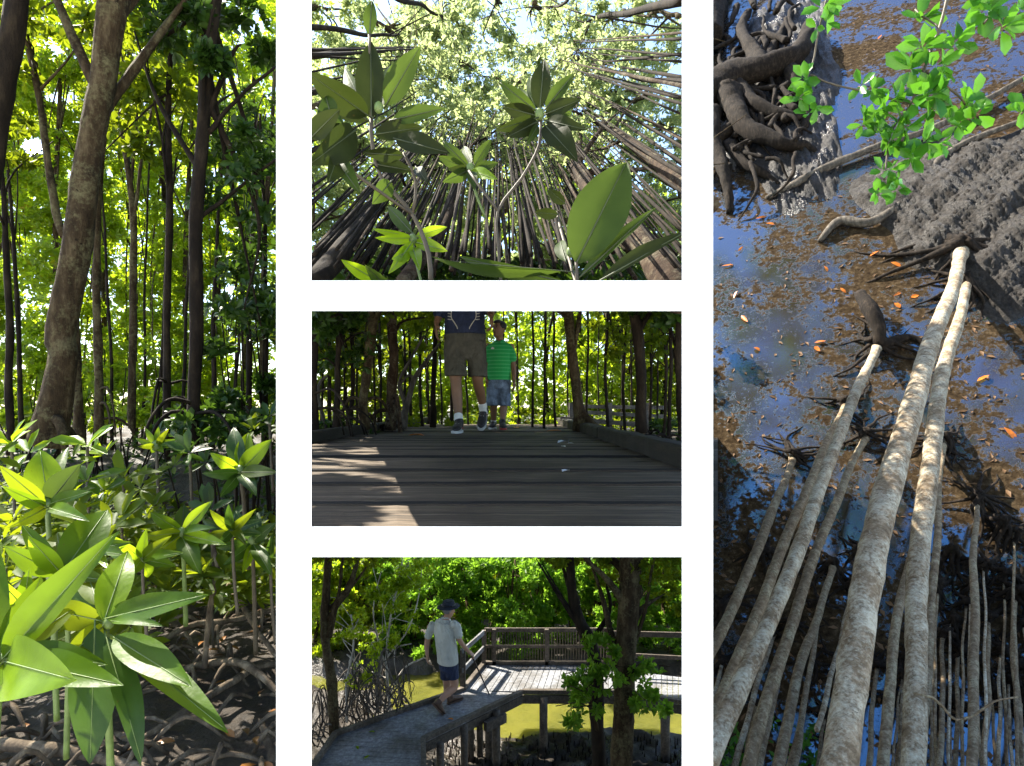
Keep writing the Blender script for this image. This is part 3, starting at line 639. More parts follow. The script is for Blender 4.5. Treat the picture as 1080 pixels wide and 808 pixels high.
for lab, X, Y, d, w_, Lm, mt, sg in mains:
    up_tree('mangrove_tree', lab, None, X, Y, d, w_, Lm, M[mt], canopy=90, seg=sg, bend=R.uniform(-.12, .12))
G2 = 'slender trunks converging overhead in the looking-up view'
rest = MB()
for i in range(190):
    if i < 138: X = 322 + (i % 38) * 10.8 + R.uniform(-5, 5); Y = R.uniform(262, 296)
    elif i < 166: X = R.uniform(716, 735); Y = R.uniform(20, 270)
    else: X = R.uniform(312, 326); Y = R.uniform(50, 270)
    d = R.uniform(2.0, 3.4)
    if i % 5 in (1, 3):
        p0 = P(X, Y, d); Lm = R.uniform(3.6, 5.6); r = R.uniform(2.4, 3.6) / F * d / 2; q, qr = spline([p0, p0 + vdir * Lm * .5 + R.normal(size=3) * .03, p0 + vdir * Lm], [r, r * .8, r * .5], .2); rest.tube(wob(q, .004), qr, 6, .08); continue
    up_tree('mangrove_tree', 'slender trunk converging toward the bright canopy in the looking-up view', G2, X, Y, d, R.uniform(2.4, 5.6), R.uniform(3.6, 5.6), M[['bark_dark', 'bark_dark', 'bark_red'][i % 3]],
            canopy=26 if i % 3 == 0 else 0, seg=6, bend=R.uniform(-.06, .06), wobble=.004, taper=.5)
# high crowns whose own trunks stand out of the opening
o = rest.obj('trees', M['bark_dark']); o['kind'] = 'stuff'; tagm(o, 'the thinnest of the trunks converging overhead', 'trees')
CN = []; cmb = MB()
for i, (X, Y, d) in enumerate(((350, 10, 7), (420, 30, 7.6), (400, 90, 7.4), (440, 60, 8), (560, 10, 8), (600, 60, 7.6), (640, 20, 7.4), (690, 20, 7), (660, 90, 7.2), (700, 130, 7), (620, 120, 8), (350, 80, 7), (340, 150, 7.2),
                               (395, 160, 7.8), (455, 130, 8.2), (520, 120, 8.4), (560, 140, 8.2), (640, 180, 7.8), (700, 190, 7.2), (470, 190, 8.2), (530, 200, 8.4), (590, 210, 8.2), (492, 64, 8.6), (548, 84, 8.6), (470, 14, 8.4), (350, 220, 7.6), (410, 230, 8), (660, 240, 7.8), (460, 245, 8.5), (520, 250, 8.6), (580, 250, 8.6), (630, 262, 8.4), (700, 250, 7.8), (350, 262, 8.2), (400, 270, 8.6))):
    c = P(X, Y, d); CN.append((c, (48 / F * d, .7, 40 / F * d)))
    sp, sr = spline([c - vdir * 1.3, c + R.normal(size=3) * .1, c + vdir * .6], [.03, .018, .006], .12); cmb.tube(wob(sp, .03), sr, 6, .1)
    for q in range(5):
        tg = c + R.normal(size=3) * np.array((.45, .4, .35)); a0, a1 = spline([c - vdir * R.uniform(.2, 1), (c + tg) / 2 + R.normal(size=3) * .05, tg], [.014, .009, .004], .12); cmb.tube(a0, a1, 5, .1)
o = crown_leaves(CN, 640 * len(CN), 6, .058, .2).obj('canopy', M['leaf_canopy'], None, 0, keep=keep2); o['kind'] = 'stuff'; tagm(o, 'closed canopy of small bright leaves overhead in the looking-up view', 'canopy')
o = cmb.obj('canopy_twigs', M['bark']); o['kind'] = 'stuff'; tagm(o, 'twigs and branches in the closed canopy overhead', 'twigs')
# raised bank with undergrowth along the lower edge (carries the trunks, widened to shade the boardwalk)
def f2(u, v):
    d = 1.08 + 5.6 * u; x = (-.392 + .70 * v) * d
    return (x, d, (.187 + .018 * u) * d + .01 * fbm(x * 2, d * 2))
sheet('raised_ground', M['mud_litter'], f2, 30, 30)
lv = Leaves(); n = 700; d = R.uniform(3.2, 6.6, n); x = R.uniform(-.35, .29, n) * d
C = np.stack([x, d, (.20 + .045 * R.random(n) ** 1.5) * d], 1)
lv.rosettes(C, np.array([(0, -.3, .9)] * n) + R.normal(size=(n, 3)) * .3, 6, .10, .42)
o = lv.obj('undergrowth', M['leaf_dark'], None, 0, .12); o['kind'] = 'stuff'; tagm(o, 'low undergrowth at the foot of the converging trunks', 'undergrowth')

def Z2(x, y): return 320 + x / 2.607, y / 2.607
def LF(bx, by, bd, tx, ty, td, w_, tilt, mk):
    a = Z2(bx, by); b_ = Z2(tx, ty); return (a[0], a[1], bd, b_[0], b_[1], td, w_, tilt, mk)
O, U = 'leaf_olive', 'leaf_under'
def ZP(pts): return [(*Z2(a, b_), c, w_) for a, b_, c, w_ in pts]
sprig('mangrove_sprig', 'large olive-leaved sprig on the left of the looking-up view', [ZP([(350, 790, 1.5, 5), (345, 700, 1.5, 5), (300, 590, 1.5, 4.5), (215, 490, 1.5, 4), (190, 400, 1.5, 4), (186, 325, 1.5, 4)]),
      ZP([(300, 590, 1.5, 3), (200, 520, 1.45, 3), (90, 440, 1.4, 2.5)]), ZP([(300, 590, 1.5, 3), (310, 500, 1.5, 3), (275, 420, 1.5, 2.5)]), ZP([(186, 330, 1.5, 3), (182, 200, 1.5, 2), (182, 95, 1.5, 2)])],
      [LF(187, 325, 1.5, 185, 112, 1.5, 30, .2, O), LF(226, 290, 1.5, 320, 128, 1.45, 27, .3, U), LF(245, 330, 1.5, 388, 298, 1.45, 17, .3, U), LF(255, 382, 1.48, 400, 420, 1.4, 22, .3, O), LF(178, 318, 1.48, 12, 200, 1.35, 30, .3, O),
       LF(178, 330, 1.5, 30, 240, 1.5, 24, .3, O), LF(182, 98, 1.5, 188, 0, 1.5, 14, .2, U), LF(170, 300, 1.52, 110, 180, 1.6, 14, .5, U), LF(195, 370, 1.5, 330, 350, 1.5, 20, .3, O), LF(150, 380, 1.45, 10, 350, 1.35, 24, .2, O),
       LF(140, 360, 1.42, 20, 450, 1.3, 34, .3, O), LF(90, 440, 1.4, 155, 530, 1.35, 17, .2, U), LF(90, 440, 1.4, 70, 500, 1.3, 20, .4, O), LF(275, 428, 1.5, 165, 420, 1.45, 15, .2, O), LF(190, 450, 1.5, 300, 470, 1.5, 16, .5, O),
       LF(240, 500, 1.5, 190, 560, 1.45, 20, .2, U), LF(188, 320, 1.5, 130, 240, 1.55, 16, .2, O), LF(200, 330, 1.52, 245, 170, 1.7, 13, .4, U), LF(80, 330, 1.4, 60, 260, 1.4, 20, .3, U), LF(310, 460, 1.5, 340, 500, 1.4, 12, .2, O),
       LF(20, 380, 1.35, 100, 300, 1.3, 22, .3, O), LF(40, 300, 1.4, 120, 370, 1.4, 18, .4, U)], M['stem'])
sprig('mangrove_sprig', 'central sprig of the looking-up view, a ring of pointed leaves on a thin stem', [ZP([(545, 790, 1.6, 3), (537, 690, 1.6, 3), (535, 580, 1.6, 3), (600, 490, 1.6, 3), (648, 400, 1.6, 3), (652, 325, 1.6, 3)]), ZP([(535, 580, 1.6, 3), (490, 520, 1.62, 2.5), (455, 470, 1.65, 2)])],
      [LF(650, 300, 1.6, 662, 160, 1.6, 21, .2, O), LF(665, 300, 1.6, 745, 200, 1.6, 14, .3, U), LF(640, 305, 1.6, 535, 222, 1.6, 15, .2, U), LF(640, 318, 1.6, 546, 292, 1.6, 17, .2, O), LF(640, 325, 1.58, 528, 358, 1.5, 14, .3, O),
       LF(642, 335, 1.58, 562, 376, 1.5, 16, .2, O), LF(665, 315, 1.6, 762, 274, 1.55, 16, .3, O), LF(668, 332, 1.58, 776, 356, 1.5, 15, .2, O), LF(665, 345, 1.58, 752, 440, 1.5, 26, .3, O), LF(645, 345, 1.58, 614, 396, 1.5, 9, .2, U),
       LF(645, 300, 1.62, 622, 205, 1.7, 12, .2, U), LF(668, 322, 1.6, 740, 310, 1.6, 12, .2, U), LF(640, 310, 1.62, 590, 245, 1.7, 14, .3, U)], M['stem'])
sprig('mangrove_sprig', 'small bright sprig with a spread of thin leaves left of the central sprig', [ZP([(500, 600, 1.9, 2), (470, 520, 1.9, 2), (456, 462, 1.9, 2)])],
      [LF(456, 460, 1.9, 380, 385, 1.9, 13, .2, U), LF(470, 455, 1.9, 516, 382, 1.9, 12, .2, U), LF(470, 465, 1.9, 536, 448, 1.85, 11, .2, U), LF(460, 470, 1.88, 532, 492, 1.8, 12, .3, Yl), LF(450, 470, 1.88, 385, 500, 1.8, 14, .2, U),
       LF(448, 462, 1.9, 370, 430, 1.9, 12, .3, U), LF(458, 470, 1.88, 470, 520, 1.8, 11, .2, U), LF(450, 466, 1.88, 400, 465, 1.8, 11, .2, O), LF(462, 452, 1.92, 440, 400, 2.0, 10, .2, U)], M['stem_green'])
sprig('mangrove_sprig', 'low sprig with bright young leaves near the lower left of the looking-up view', [ZP([(330, 800, 1.8, 3), (310, 720, 1.8, 3), (298, 650, 1.8, 2)])],
      [LF(298, 655, 1.8, 200, 655, 1.7, 11, .2, Yl), LF(300, 665, 1.78, 235, 752, 1.7, 13, .2, Yl), LF(295, 650, 1.8, 190, 630, 1.75, 8, .3, Yl), LF(310, 650, 1.8, 395, 624, 1.8, 11, .2, Yl), LF(305, 665, 1.8, 395, 690, 1.75, 14, .2, Yl),
       LF(290, 690, 1.78, 245, 712, 1.7, 16, .2, Yl), LF(300, 640, 1.82, 230, 565, 1.9, 14, .3, U), LF(300, 680, 1.8, 320, 740, 1.7, 13, .2, Yl), LF(200, 770, 1.7, 105, 715, 1.6, 15, .2, Yl), LF(230, 790, 1.7, 170, 730, 1.6, 13, .2, U)], M['stem_green'])
sprig('mangrove_sprig', 'cluster in the lower right of the looking-up view with the single largest oval leaf', [ZP([(755, 830, 1.2, 4), (752, 770, 1.2, 4), (750, 720, 1.2, 4)]), ZP([(755, 800, 1.25, 3), (700, 600, 1.6, 2), (705, 580, 1.6, 2)])],
      [LF(750, 725, 1.2, 890, 442, 1.22, 58, .15, U), LF(762, 760, 1.2, 970, 568, 1.2, 13, .4, U), LF(815, 772, 1.15, 1060, 632, 1.15, 14, .4, O), LF(712, 745, 1.2, 345, 712, 1.35, 11, .5, U), LF(716, 775, 1.2, 420, 705, 1.35, 15, .3, U), LF(700, 590, 1.6, 636, 583, 1.6, 12, .2, O),
       LF(720, 560, 1.6, 670, 518, 1.6, 12, .3, O), LF(722, 720, 1.3, 705, 660, 1.4, 14, .3, U), LF(840, 600, 1.4, 855, 655, 1.3, 12, .3, O)], M['stem'])

# ================================================================== PANEL 3: boardwalk at ankle height
ZD, ZG3 = -.25, -.42
M['plank'] = wood_mat('weathered_plank', (.020, .013, .007), (.085, .060, .036), (.27, .21, .145), (.35, 7, 7), 7)
M['plank4'] = wood_mat('grey_plank', (.075, .08, .088), (.19, .198, .215), (.34, .355, .385), (2, 2, 2), 9)
M['plank_edge'] = plain('shaded_plank_edge', (.010, .008, .006), .95)  # near-black faces paint in the shade of the gaps between planks
M['kerb'] = wood_mat('kerb_timber', (.004, .003, .002), (.014, .010, .006), (.038, .028, .019), (5, .6, 5), 7)
bw = thing('boardwalk', 'weathered plank boardwalk seen from ankle height with low timber kerbs', 'boardwalk', (-.35, 1.15, ZD))
y = 1.165; i = 0
while y < 8.9:
    wdt = .40 if y < 2.7 else .26; dz = R.uniform(-.006, .006)
    m_ = MB(); q = [(max(-1.50, -.375 * y) + R.uniform(-.01, .01), y, ZD + dz), (min(.80, .318 * y) + R.uniform(-.01, .01), y, ZD + dz)]; gp = .085 if y < 2.7 else .042
    V = []; nx = 24
    jl, jr = R.uniform(-.012, .012, 2)
    def xe(fr_, yv): return (max(-1.50, -.372 * yv) + jl) * (1 - fr_) + (min(.80, .318 * yv) + jr) * fr_
    for k in range(nx + 1):
        fr_ = k / nx; e1 = R.normal() * .0012; e2 = R.normal() * .0012; zz = ZD + dz + R.normal() * .0006
        for yv, zv in ((y + e1 + .004, zz - .006), (y + e1 + .012, zz), (y + wdt - gp + e2, zz), (y + wdt - gp + .008 + e2, zz - .006), (y + wdt - gp + .008 + e2, zz - .034), (y + .004 + e1, zz - .034)): V.append((xe(fr_, yv), yv, zv))
    Fq = [(k * 6 + j, k * 6 + (j + 1) % 6, (k + 1) * 6 + (j + 1) % 6, (k + 1) * 6 + j) for k in range(nx) for j in range(6)] + [tuple(range(6)), tuple(nx * 6 + j for j in range(6))[::-1]]
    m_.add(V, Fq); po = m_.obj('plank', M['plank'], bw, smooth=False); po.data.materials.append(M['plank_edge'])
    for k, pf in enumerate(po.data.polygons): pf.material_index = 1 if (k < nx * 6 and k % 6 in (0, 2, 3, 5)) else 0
    y += wdt; i += 1
for x0, hh, ww, yy in ((.735, .095, .10, 2.34), (-1.44, .085, .09, 3.76)):
    pass
    while yy < 8.8:
        m_ = MB(); V = []; nn = 20; l = 2.38
        for k in range(nn + 1):
            yk = yy + l * k / nn; a, b_, c_ = R.normal() * .002, R.normal() * .002, R.normal() * .002
            V += [(x0 - ww / 2 + a, yk, ZD + .004), (x0 - ww / 2 + a, yk, ZD + hh - .01 + b_), (x0 - ww / 2 + .01 + a, yk, ZD + hh + b_), (x0 + ww / 2 - .01, yk, ZD + hh + c_), (x0 + ww / 2, yk, ZD + hh - .01), (x0 + ww / 2, yk, ZD + .004)]
        Fq = [(k * 6 + j, k * 6 + (j + 1) % 6, (k + 1) * 6 + (j + 1) % 6, (k + 1) * 6 + j) for k in range(nn) for j in range(6)] + [tuple(range(6)), tuple(nn * 6 + j for j in range(6))[::-1]]
        m_.add(V, Fq); m_.obj('kerb', M['kerb'], bw, smooth=False); yy += l + .012
m_ = MB()
for x in (-1.3, -.35, .6): m_.box((x, 6.6, ZD - .052), (.09, 4.4, .03))
m_.obj('joist', M['kerb'], bw, smooth=False)
def f3(u, v):
    d = 2.25 + 9.1 * u; x = (-.40 + .75 * v) * d
    return (x, d, ZG3 + .025 * fbm(x, d, 1.6) + .0 * u)
sheet('ground', M['mud_litter'], f3, 50, 60)
lv = Leaves(); n = 420; d = R.uniform(9.6, 11.2, n); x = R.uniform(-.40, .33, n) * d
lv.rosettes(np.stack([x, d, ZG3 + R.uniform(.02, .40, n)], 1), np.array([(0, -.3, .9)] * n) + R.normal(size=(n, 3)) * .3, 6, .13, .45)
o = lv.obj('undergrowth', M['leaf_mid'], None, 0, .12); o['kind'] = 'stuff'; tagm(o, 'low undergrowth at the back of the wood behind the walkers', 'undergrowth')
def Z3(x, y): return 320 + x / 2.634, 320 + y / 2.634
GB3 = 'background trees behind the walkers'
def keep3(p):
    X, Y = pix(p); return (Y > 299) & (Y < 575) & (X < 734) & (X > 306)
for i in range(15):
    X = 300 + i * 31 + R.uniform(-7, 7); d = R.uniform(9.6, 10.9); yb_ = HY - ZG3 / d * F
    tree('mangrove_tree', ORD[i] + ' slim tree from the left in the farthest row behind the walkers', GB3,
         [(X, yb_ + 2, d, 4), (X + R.uniform(-5, 5), 380, d, 3.5), (X + R.uniform(-8, 8), 312, d, 2.5)], M['bark_dark'],
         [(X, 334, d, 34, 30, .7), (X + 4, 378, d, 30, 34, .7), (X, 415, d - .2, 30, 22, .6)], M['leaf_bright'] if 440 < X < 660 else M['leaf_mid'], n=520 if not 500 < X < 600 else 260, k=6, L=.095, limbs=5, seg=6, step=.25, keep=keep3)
def T3(lab, pp, mat, crown=None, n=120, extra=None, roots=0, seg=12, grp=None, nm='mangrove_tree', cm='leaf_mid', ct='tree'):
    path = [(*Z3(a, b_), d, w_ / 2.634) for a, b_, d, w_ in pp]
    ex = [[(*Z3(a, b_), d, w_ / 2.634) for a, b_, d, w_ in e] for e in extra] if extra else None
    cr = [(*Z3(a, b_), d, rx, ry, rd) for a, b_, d, rx, ry, rd in crown] if crown else None
    return tree(nm, lab, grp, path, M[mat], cr, M[cm], n=n, k=7, L=.075, limbs=4 if crown else 0, seg=seg, step=.06, extra=ex, roots=roots, rl=.35, keep=keep3, detail=1, wobble=.006, cat=ct)
T3('curved rough trunk with a splayed root foot, right of the boy', [(778, 352, 6.0, 46), (765, 300, 6, 34), (760, 240, 6, 28), (748, 140, 6, 26), (738, 60, 6, 28), (730, -30, 6, 30)], 'bark', [(740, -15, 6.1, 34, 10, .4)], 60,
   extra=[[(765, 290, 6, 20), (800, 330, 5.9, 16), (850, 362, 5.8, 12)], [(762, 280, 6, 16), (758, 320, 6, 14), (752, 355, 6, 12)]])
T3('thick dark trunk standing beside the right kerb', [(940, 362, 4.6, 34), (938, 280, 4.6, 30), (935, 160, 4.6, 29), (926, 60, 4.6, 30), (912, -30, 4.6, 34)], 'bark_dark', [(960, 0, 4.7, 40, 14, .4)], 90)
T3('pale brown straight trunk left of the man', [(240, 352, 6.2, 34), (246, 280, 6.2, 28), (250, 160, 6.2, 27), (245, 60, 6.2, 28), (238, -30, 6.2, 30)], 'bark_red', [(230, 0, 6.3, 34, 14, .4)], 70, roots=4)
T3('leaning dark trunk at the far left of the boardwalk, in front of the pale one', [(172, 352, 5.6, 30), (168, 270, 5.6, 25), (180, 160, 5.6, 26), (190, 60, 5.6, 26), (200, -30, 5.6, 28)], 'bark', [(150, 10, 5.6, 40, 16, .4)], 90, roots=5)
T3('very dark trunk at the left edge of the boardwalk opening', [(30, 360, 4.6, 24), (30, 200, 4.6, 20), (26, -30, 4.6, 22)], 'bark_dark', [(60, 30, 4.6, 40, 22, .4)], 130, cm='leaf_dark', roots=5)
T3('dark trunk second from the left edge of the boardwalk opening', [(92, 360, 5.4, 20), (94, 200, 5.4, 15), (104, 60, 5.4, 14), (108, -30, 5.4, 14)], 'bark_dark', [(95, 120, 5.5, 36, 26, .4)], 120, cm='leaf_dark', roots=5)
T3('dark trunk at the right edge of the boardwalk opening', [(1050, 362, 4.3, 24), (1046, 200, 4.3, 22), (1040, -30, 4.3, 24)], 'bark_dark', [(1020, 20, 4.4, 30, 20, .3)], 70, cm='leaf_dark')
T3('thin dark trunk right behind the hanging hand of the man', [(358, 345, 6.9, 20), (362, 240, 6.9, 15), (366, 120, 6.9, 13), (368, -30, 6.9, 12)], 'bark_dark', [(330, 30, 7, 30, 16, .4)], 60)
T3('low forked tree with branches reaching up toward the man', [(276, 350, 6.6, 22), (284, 290, 6.6, 18), (310, 210, 6.6, 14), (350, 150, 6.6, 10), (380, 110, 6.6, 6)], 'root_grey', None, extra=[[(284, 280, 6.6, 14), (268, 220, 6.6, 11), (300, 150, 6.6, 8), (335, 90, 6.6, 6)], [(310, 210, 6.6, 9), (290, 200, 6.6, 8), (262, 235, 6.6, 6)]])
T3('slanting bare branch tree crossing the left trunks', [(60, 345, 6.4, 12), (40, 230, 6.4, 9), (90, 190, 6.4, 7), (160, 150, 6.4, 5)], 'root_grey', None)
G3 = 'thin straight trunks behind the boardwalk'
for (x, w_, d) in ((635, 8, 7.4), (670, 9, 7.2), (702, 8, 7.6), (785, 8, 7.8), (848, 10, 7), (895, 9, 7.2), (410, 12, 8), (430, 7, 8.4), (330, 10, 7.8), (300, 9, 8.2), (218, 8, 7.6), (130, 14, 6.4), (70, 12, 6.2), (50, 8, 6.9), (965, 9, 6.4), (1000, 10, 5.8),
                   (880, 6, 8.4), (820, 5, 8.8), (385, 6, 8.9), (458, 6, 8.8), (595, 5, 8.9), (740, 6, 8.6), (1015, 12, 5.2), (985, 6, 7.4), (150, 7, 8), (200, 7, 8.4), (108, 6, 7.8), (18, 9, 6.4), (560, 5, 9), (275, 8, 8.8), (348, 7, 8.9), (915, 6, 8.8)):
    yb3 = (HY - ZG3 / d * F - 320) * 2.634
    T3('thin straight dark trunk standing behind the boardwalk', [(x, yb3, d, w_), (x + R.uniform(-8, 8), 180, d, w_ * .85), (x + R.uniform(-10, 10), -35, d, w_ * .8)], 'bark_dark', [(x + R.uniform(-20, 20), R.uniform(0, 160), d, 20, 20, .3)] if x < 480 or x > 760 else None, 34, seg=7, grp=G3)
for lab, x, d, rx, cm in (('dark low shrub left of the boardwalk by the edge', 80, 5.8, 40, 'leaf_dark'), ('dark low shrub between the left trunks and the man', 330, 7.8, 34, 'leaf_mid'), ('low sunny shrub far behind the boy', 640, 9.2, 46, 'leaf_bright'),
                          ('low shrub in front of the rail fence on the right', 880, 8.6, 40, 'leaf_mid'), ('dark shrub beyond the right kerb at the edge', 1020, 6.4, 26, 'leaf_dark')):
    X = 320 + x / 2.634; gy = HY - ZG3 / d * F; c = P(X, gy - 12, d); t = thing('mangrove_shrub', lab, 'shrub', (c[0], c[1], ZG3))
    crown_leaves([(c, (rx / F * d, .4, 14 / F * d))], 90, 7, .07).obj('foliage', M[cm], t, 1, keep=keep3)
    mb = MB(); 
    for q in range(5):
        a0 = np.array((c[0] + R.normal() * .08, c[1], ZG3 - .02)); e_ = c + R.normal(size=3) * np.array((rx / F * d * .6, .2, .1)); s1, s2 = spline([a0, (a0 + e_) / 2, e_], [.012, .009, .005], .1); mb.tube(s1, s2, 5, .1)
    mb.obj('stem', M['bark_dark'], t)
prop_roots('prop_roots', 'dark low tangle of roots left of the boardwalk', 352, 440, 5.6, 16, .5, .22, M['root_dark'], lambda d: ZG3, .014)
prop_roots('prop_roots', 'dark tangle of roots beside the left trunks of the boardwalk', 395, 440, 6.4, 14, .5, .22, M['root_dark'], lambda d: ZG3, .014)
prop_roots('prop_roots', 'dark arching roots beyond the right kerb', 690, 440, 5.4, 12, .5, .2, M['root_dark'], lambda d: ZG3, .014)
# rail fence in the right background
M['rail'] = wood_mat('old_rail', (.05, .045, .04), (.15, .135, .12), (.27, .25, .22), (.6, 5, 5), 8)
fn = thing('rail_fence', 'weathered post and rail fence among trees on the right of the boardwalk', 'fence', P(640, 450, 8.2))
def rail_at(x0, y0, x1, y1, d, hh):
    m_ = MB(); a = P(*Z3(x0, y0), d); b_ = P(*Z3(x1, y1), d - .6); m_.bar(a, b_, .035, hh); m_.obj('rail', M['rail'], fn, smooth=False)
rail_at(715, 320, 1000, 342, 8.2, .06); rail_at(735, 300, 1000, 314, 8.2, .05); rail_at(770, 286, 1000, 290, 8.2, .05)
for x in (745, 850, 955):
    d = 8.2 - .6 * (x - 715) / 285; m_ = MB(); a = P(*Z3(x, 276), d + .05); m_.box((a[0], a[1], (a[2] + ZG3) / 2), (.07, .07, a[2] - ZG3)); m_.obj('post', M['rail'], fn, smooth=False)
# leaves on the boards
for k, (x, y_) in enumerate(((675, 357), (706, 391), (728, 402), (752, 393), (740, 470), (585, 347), (290, 369))):
    X, Y = Z3(x, y_); d = -ZD * F / (Y - HY); p = P(X, Y, d); p[2] = ZD + .008
    V, Fq = leaves_np(np.array([p]), np.array([(math.cos(k), math.sin(k), .1)]), np.array([(0, 0, 1.)]), [.05 if d < 4 else .16], [.025 if d < 4 else .06], 1, .1)
    nm = ['orange curled leaf lying by the right kerb', 'small pale leaf on the boards, farthest of the pale three', 'small pale leaf on the boards in front of the other pale ones', 'small pale leaf on the boards nearest the right kerb', 'single pale fleck of leaf on the near planks',
          'tiny yellow leaf just behind the shoes of the boy', 'small brown leaf on the boards on the left'][k]
    tagm(mesh_obj('fallen_leaf', V, Fq, M['leaf_orange'] if k in (0, 5, 6) else M['white'], None, loc=p), nm, 'leaf')

t = thing('mangrove_tree', 'added leafy limb out of view, shading the near end of the boardwalk', 'tree', (-5.0, 7.0, 5.6))  # limb above the view, added to break up the sun patch on the deck
crown_leaves([((-1.95, 2.1, 2.0), (.38, .35, .15)), ((-2.55, 3.2, 2.9), (.5, .55, .2)), ((-3.3, 4.4, 3.8), (.6, .6, .25)), ((-4.2, 5.8, 4.8), (.6, .6, .25))], 900, 7, .11).obj('crown', M['leaf_mid'], t, 1, keep=lambda p: pix(p)[1] < -12)
mb = MB(); a0, a1 = spline([(-5.0, 7.0, 5.6), (-3.3, 4.4, 3.8), (-2.55, 3.2, 2.95), (-1.7, 1.9, 2.0)], [.05, .04, .025, .008], .1); mb.tube(a0, a1, 8, .1); mb.obj('limb', M['bark'], t)
# ================================================================== people
def cloth(m_):
    N, L = m_.node_tree.nodes, m_.node_tree.links
    n1 = noise(N, L, 7, 3, .5, stretch=(1.6, 1.6, .8), dist=1.2); L.new(bump(N, L, n1, .9, .06), N['Principled BSDF'].inputs['Normal'])
M['skin_dark'] = plain('skin_brown', (.22, .115, .065), .5, 12, .12, .03)
M['skin_light'] = plain('skin_tan', (.42, .24, .16), .5, 12, .12, .03)
M['hair'] = plain('black_hair', (.012, .009, .007), .5, 90, .4, .6)
M['shorts_grey'] = plain('olive_grey_cotton', (.075, .072, .055), .9, 14, .3, .5); cloth(M['shorts_grey'])
M['navy'] = plain('navy_cotton', (.02, .03, .07), .9, 14, .3, .4); cloth(M['navy'])
M['denim'] = plain('faded_denim', (.13, .18, .26), .9, 16, .55, .5); cloth(M['denim'])
M['sage'] = plain('pale_grey_shirt', (.55, .56, .50), .9, 6, .1, .5); cloth(M['sage'])
M['print'] = plain('white_print', (.55, .52, .45), .8, 20, .1, .1)
M['sock'] = plain('white_sock', (.75, .75, .73), .9, 40, .1, .3)
M['shoe'] = plain('black_shoe', (.025, .022, .024), .5, 40, .4, .3)
M['sole'] = plain('white_sole', (.6, .6, .58), .6, 40, .1, .1)
M['red'] = plain('red_trim', (.4, .03, .03), .5, 40, .1, .1)
M['hat'] = plain('dark_felt', (.02, .025, .04), .9, 30, .3, .3)
M['sandal'] = plain('brown_leather', (.09, .05, .03), .6, 30, .3, .3)
M['cane'] = plain('black_metal', (.015, .015, .018), .3, 30, .1, .05)
m, N, L = newmat('green_striped_shirt'); b = N['Principled BSDF']; M['green'] = m
g = N.new('ShaderNodeNewGeometry'); sx = N.new('ShaderNodeSeparateXYZ'); L.new(g.outputs['Position'], sx.inputs[0])
mt_ = N.new('ShaderNodeMath'); mt_.operation = 'MULTIPLY'; mt_.inputs[1].default_value = 24; L.new(sx.outputs[2], mt_.inputs[0])
fr = N.new('ShaderNodeMath'); fr.operation = 'FRACT'; L.new(mt_.outputs[0], fr.inputs[0])
L.new(ramp(N, L, fr.outputs[0], [(0, (.02, .36, .08)), (.68, (.02, .36, .08)), (.74, (.07, .45, .15)), (.93, (.07, .45, .15)), (1, (.02, .36, .08))]), b.inputs['Base Color']); b.inputs['Roughness'].default_value = .9
L.new(bump(N, L, noise(N, L, 12, 4, .6), .4, .02), b.inputs['Normal'])
def fuse(name, mb, mat, parent, vox=.007, sm=4):
    """One continuous surface from overlapping limbs: voxel remesh, smoothed, baked to a mesh."""
    base = WLOC[parent.name]
    o = mb.obj(name + '_src', mat, parent); md = o.modifiers.new('r', 'REMESH'); md.mode = 'VOXEL'; md.voxel_size = vox; md.use_smooth_shade = True
    m2 = o.modifiers.new('s', 'SMOOTH'); m2.iterations = sm; m2.factor = .5
    dg = bpy.context.evaluated_depsgraph_get(); me = bpy.data.meshes.new_from_object(o.evaluated_get(dg)); me.name = name
    old = o.data; bpy.data.objects.remove(o); bpy.data.meshes.remove(old)
    me.materials.clear(); me.materials.append(mat); me.polygons.foreach_set('use_smooth', np.ones(len(me.polygons), bool))
    o = bpy.data.objects.new(name, me); SC.collection.objects.link(o); o.parent = parent; WLOC[o.name] = base; return o
def limb(mb, pts, rad, n=14, step=.02):
    q, qr = spline(pts, rad, step); mb.tube(q, qr, n)
    for p_, r_ in ((pts[0], rad[0]), (pts[-1], rad[-1])): mb.ball(p_, r_ * .98, 12, 8)
def loft(mb, secs, n=24):
    """secs: (centre, side vector, depth vector) ellipses."""
    V = []
    for c, a, b_ in secs:
        for k in range(n):
            t = 2 * math.pi * k / n; V.append(np.array(c) + np.array(a) * math.cos(t) + np.array(b_) * math.sin(t))
    Fq = [(i * n + k, i * n + (k + 1) % n, (i + 1) * n + (k + 1) % n, (i + 1) * n + k) for i in range(len(secs) - 1) for k in range(n)]
    Fq += [tuple(range(n))[::-1], tuple((len(secs) - 1) * n + k for k in range(n))]
    mb.add(V, Fq)
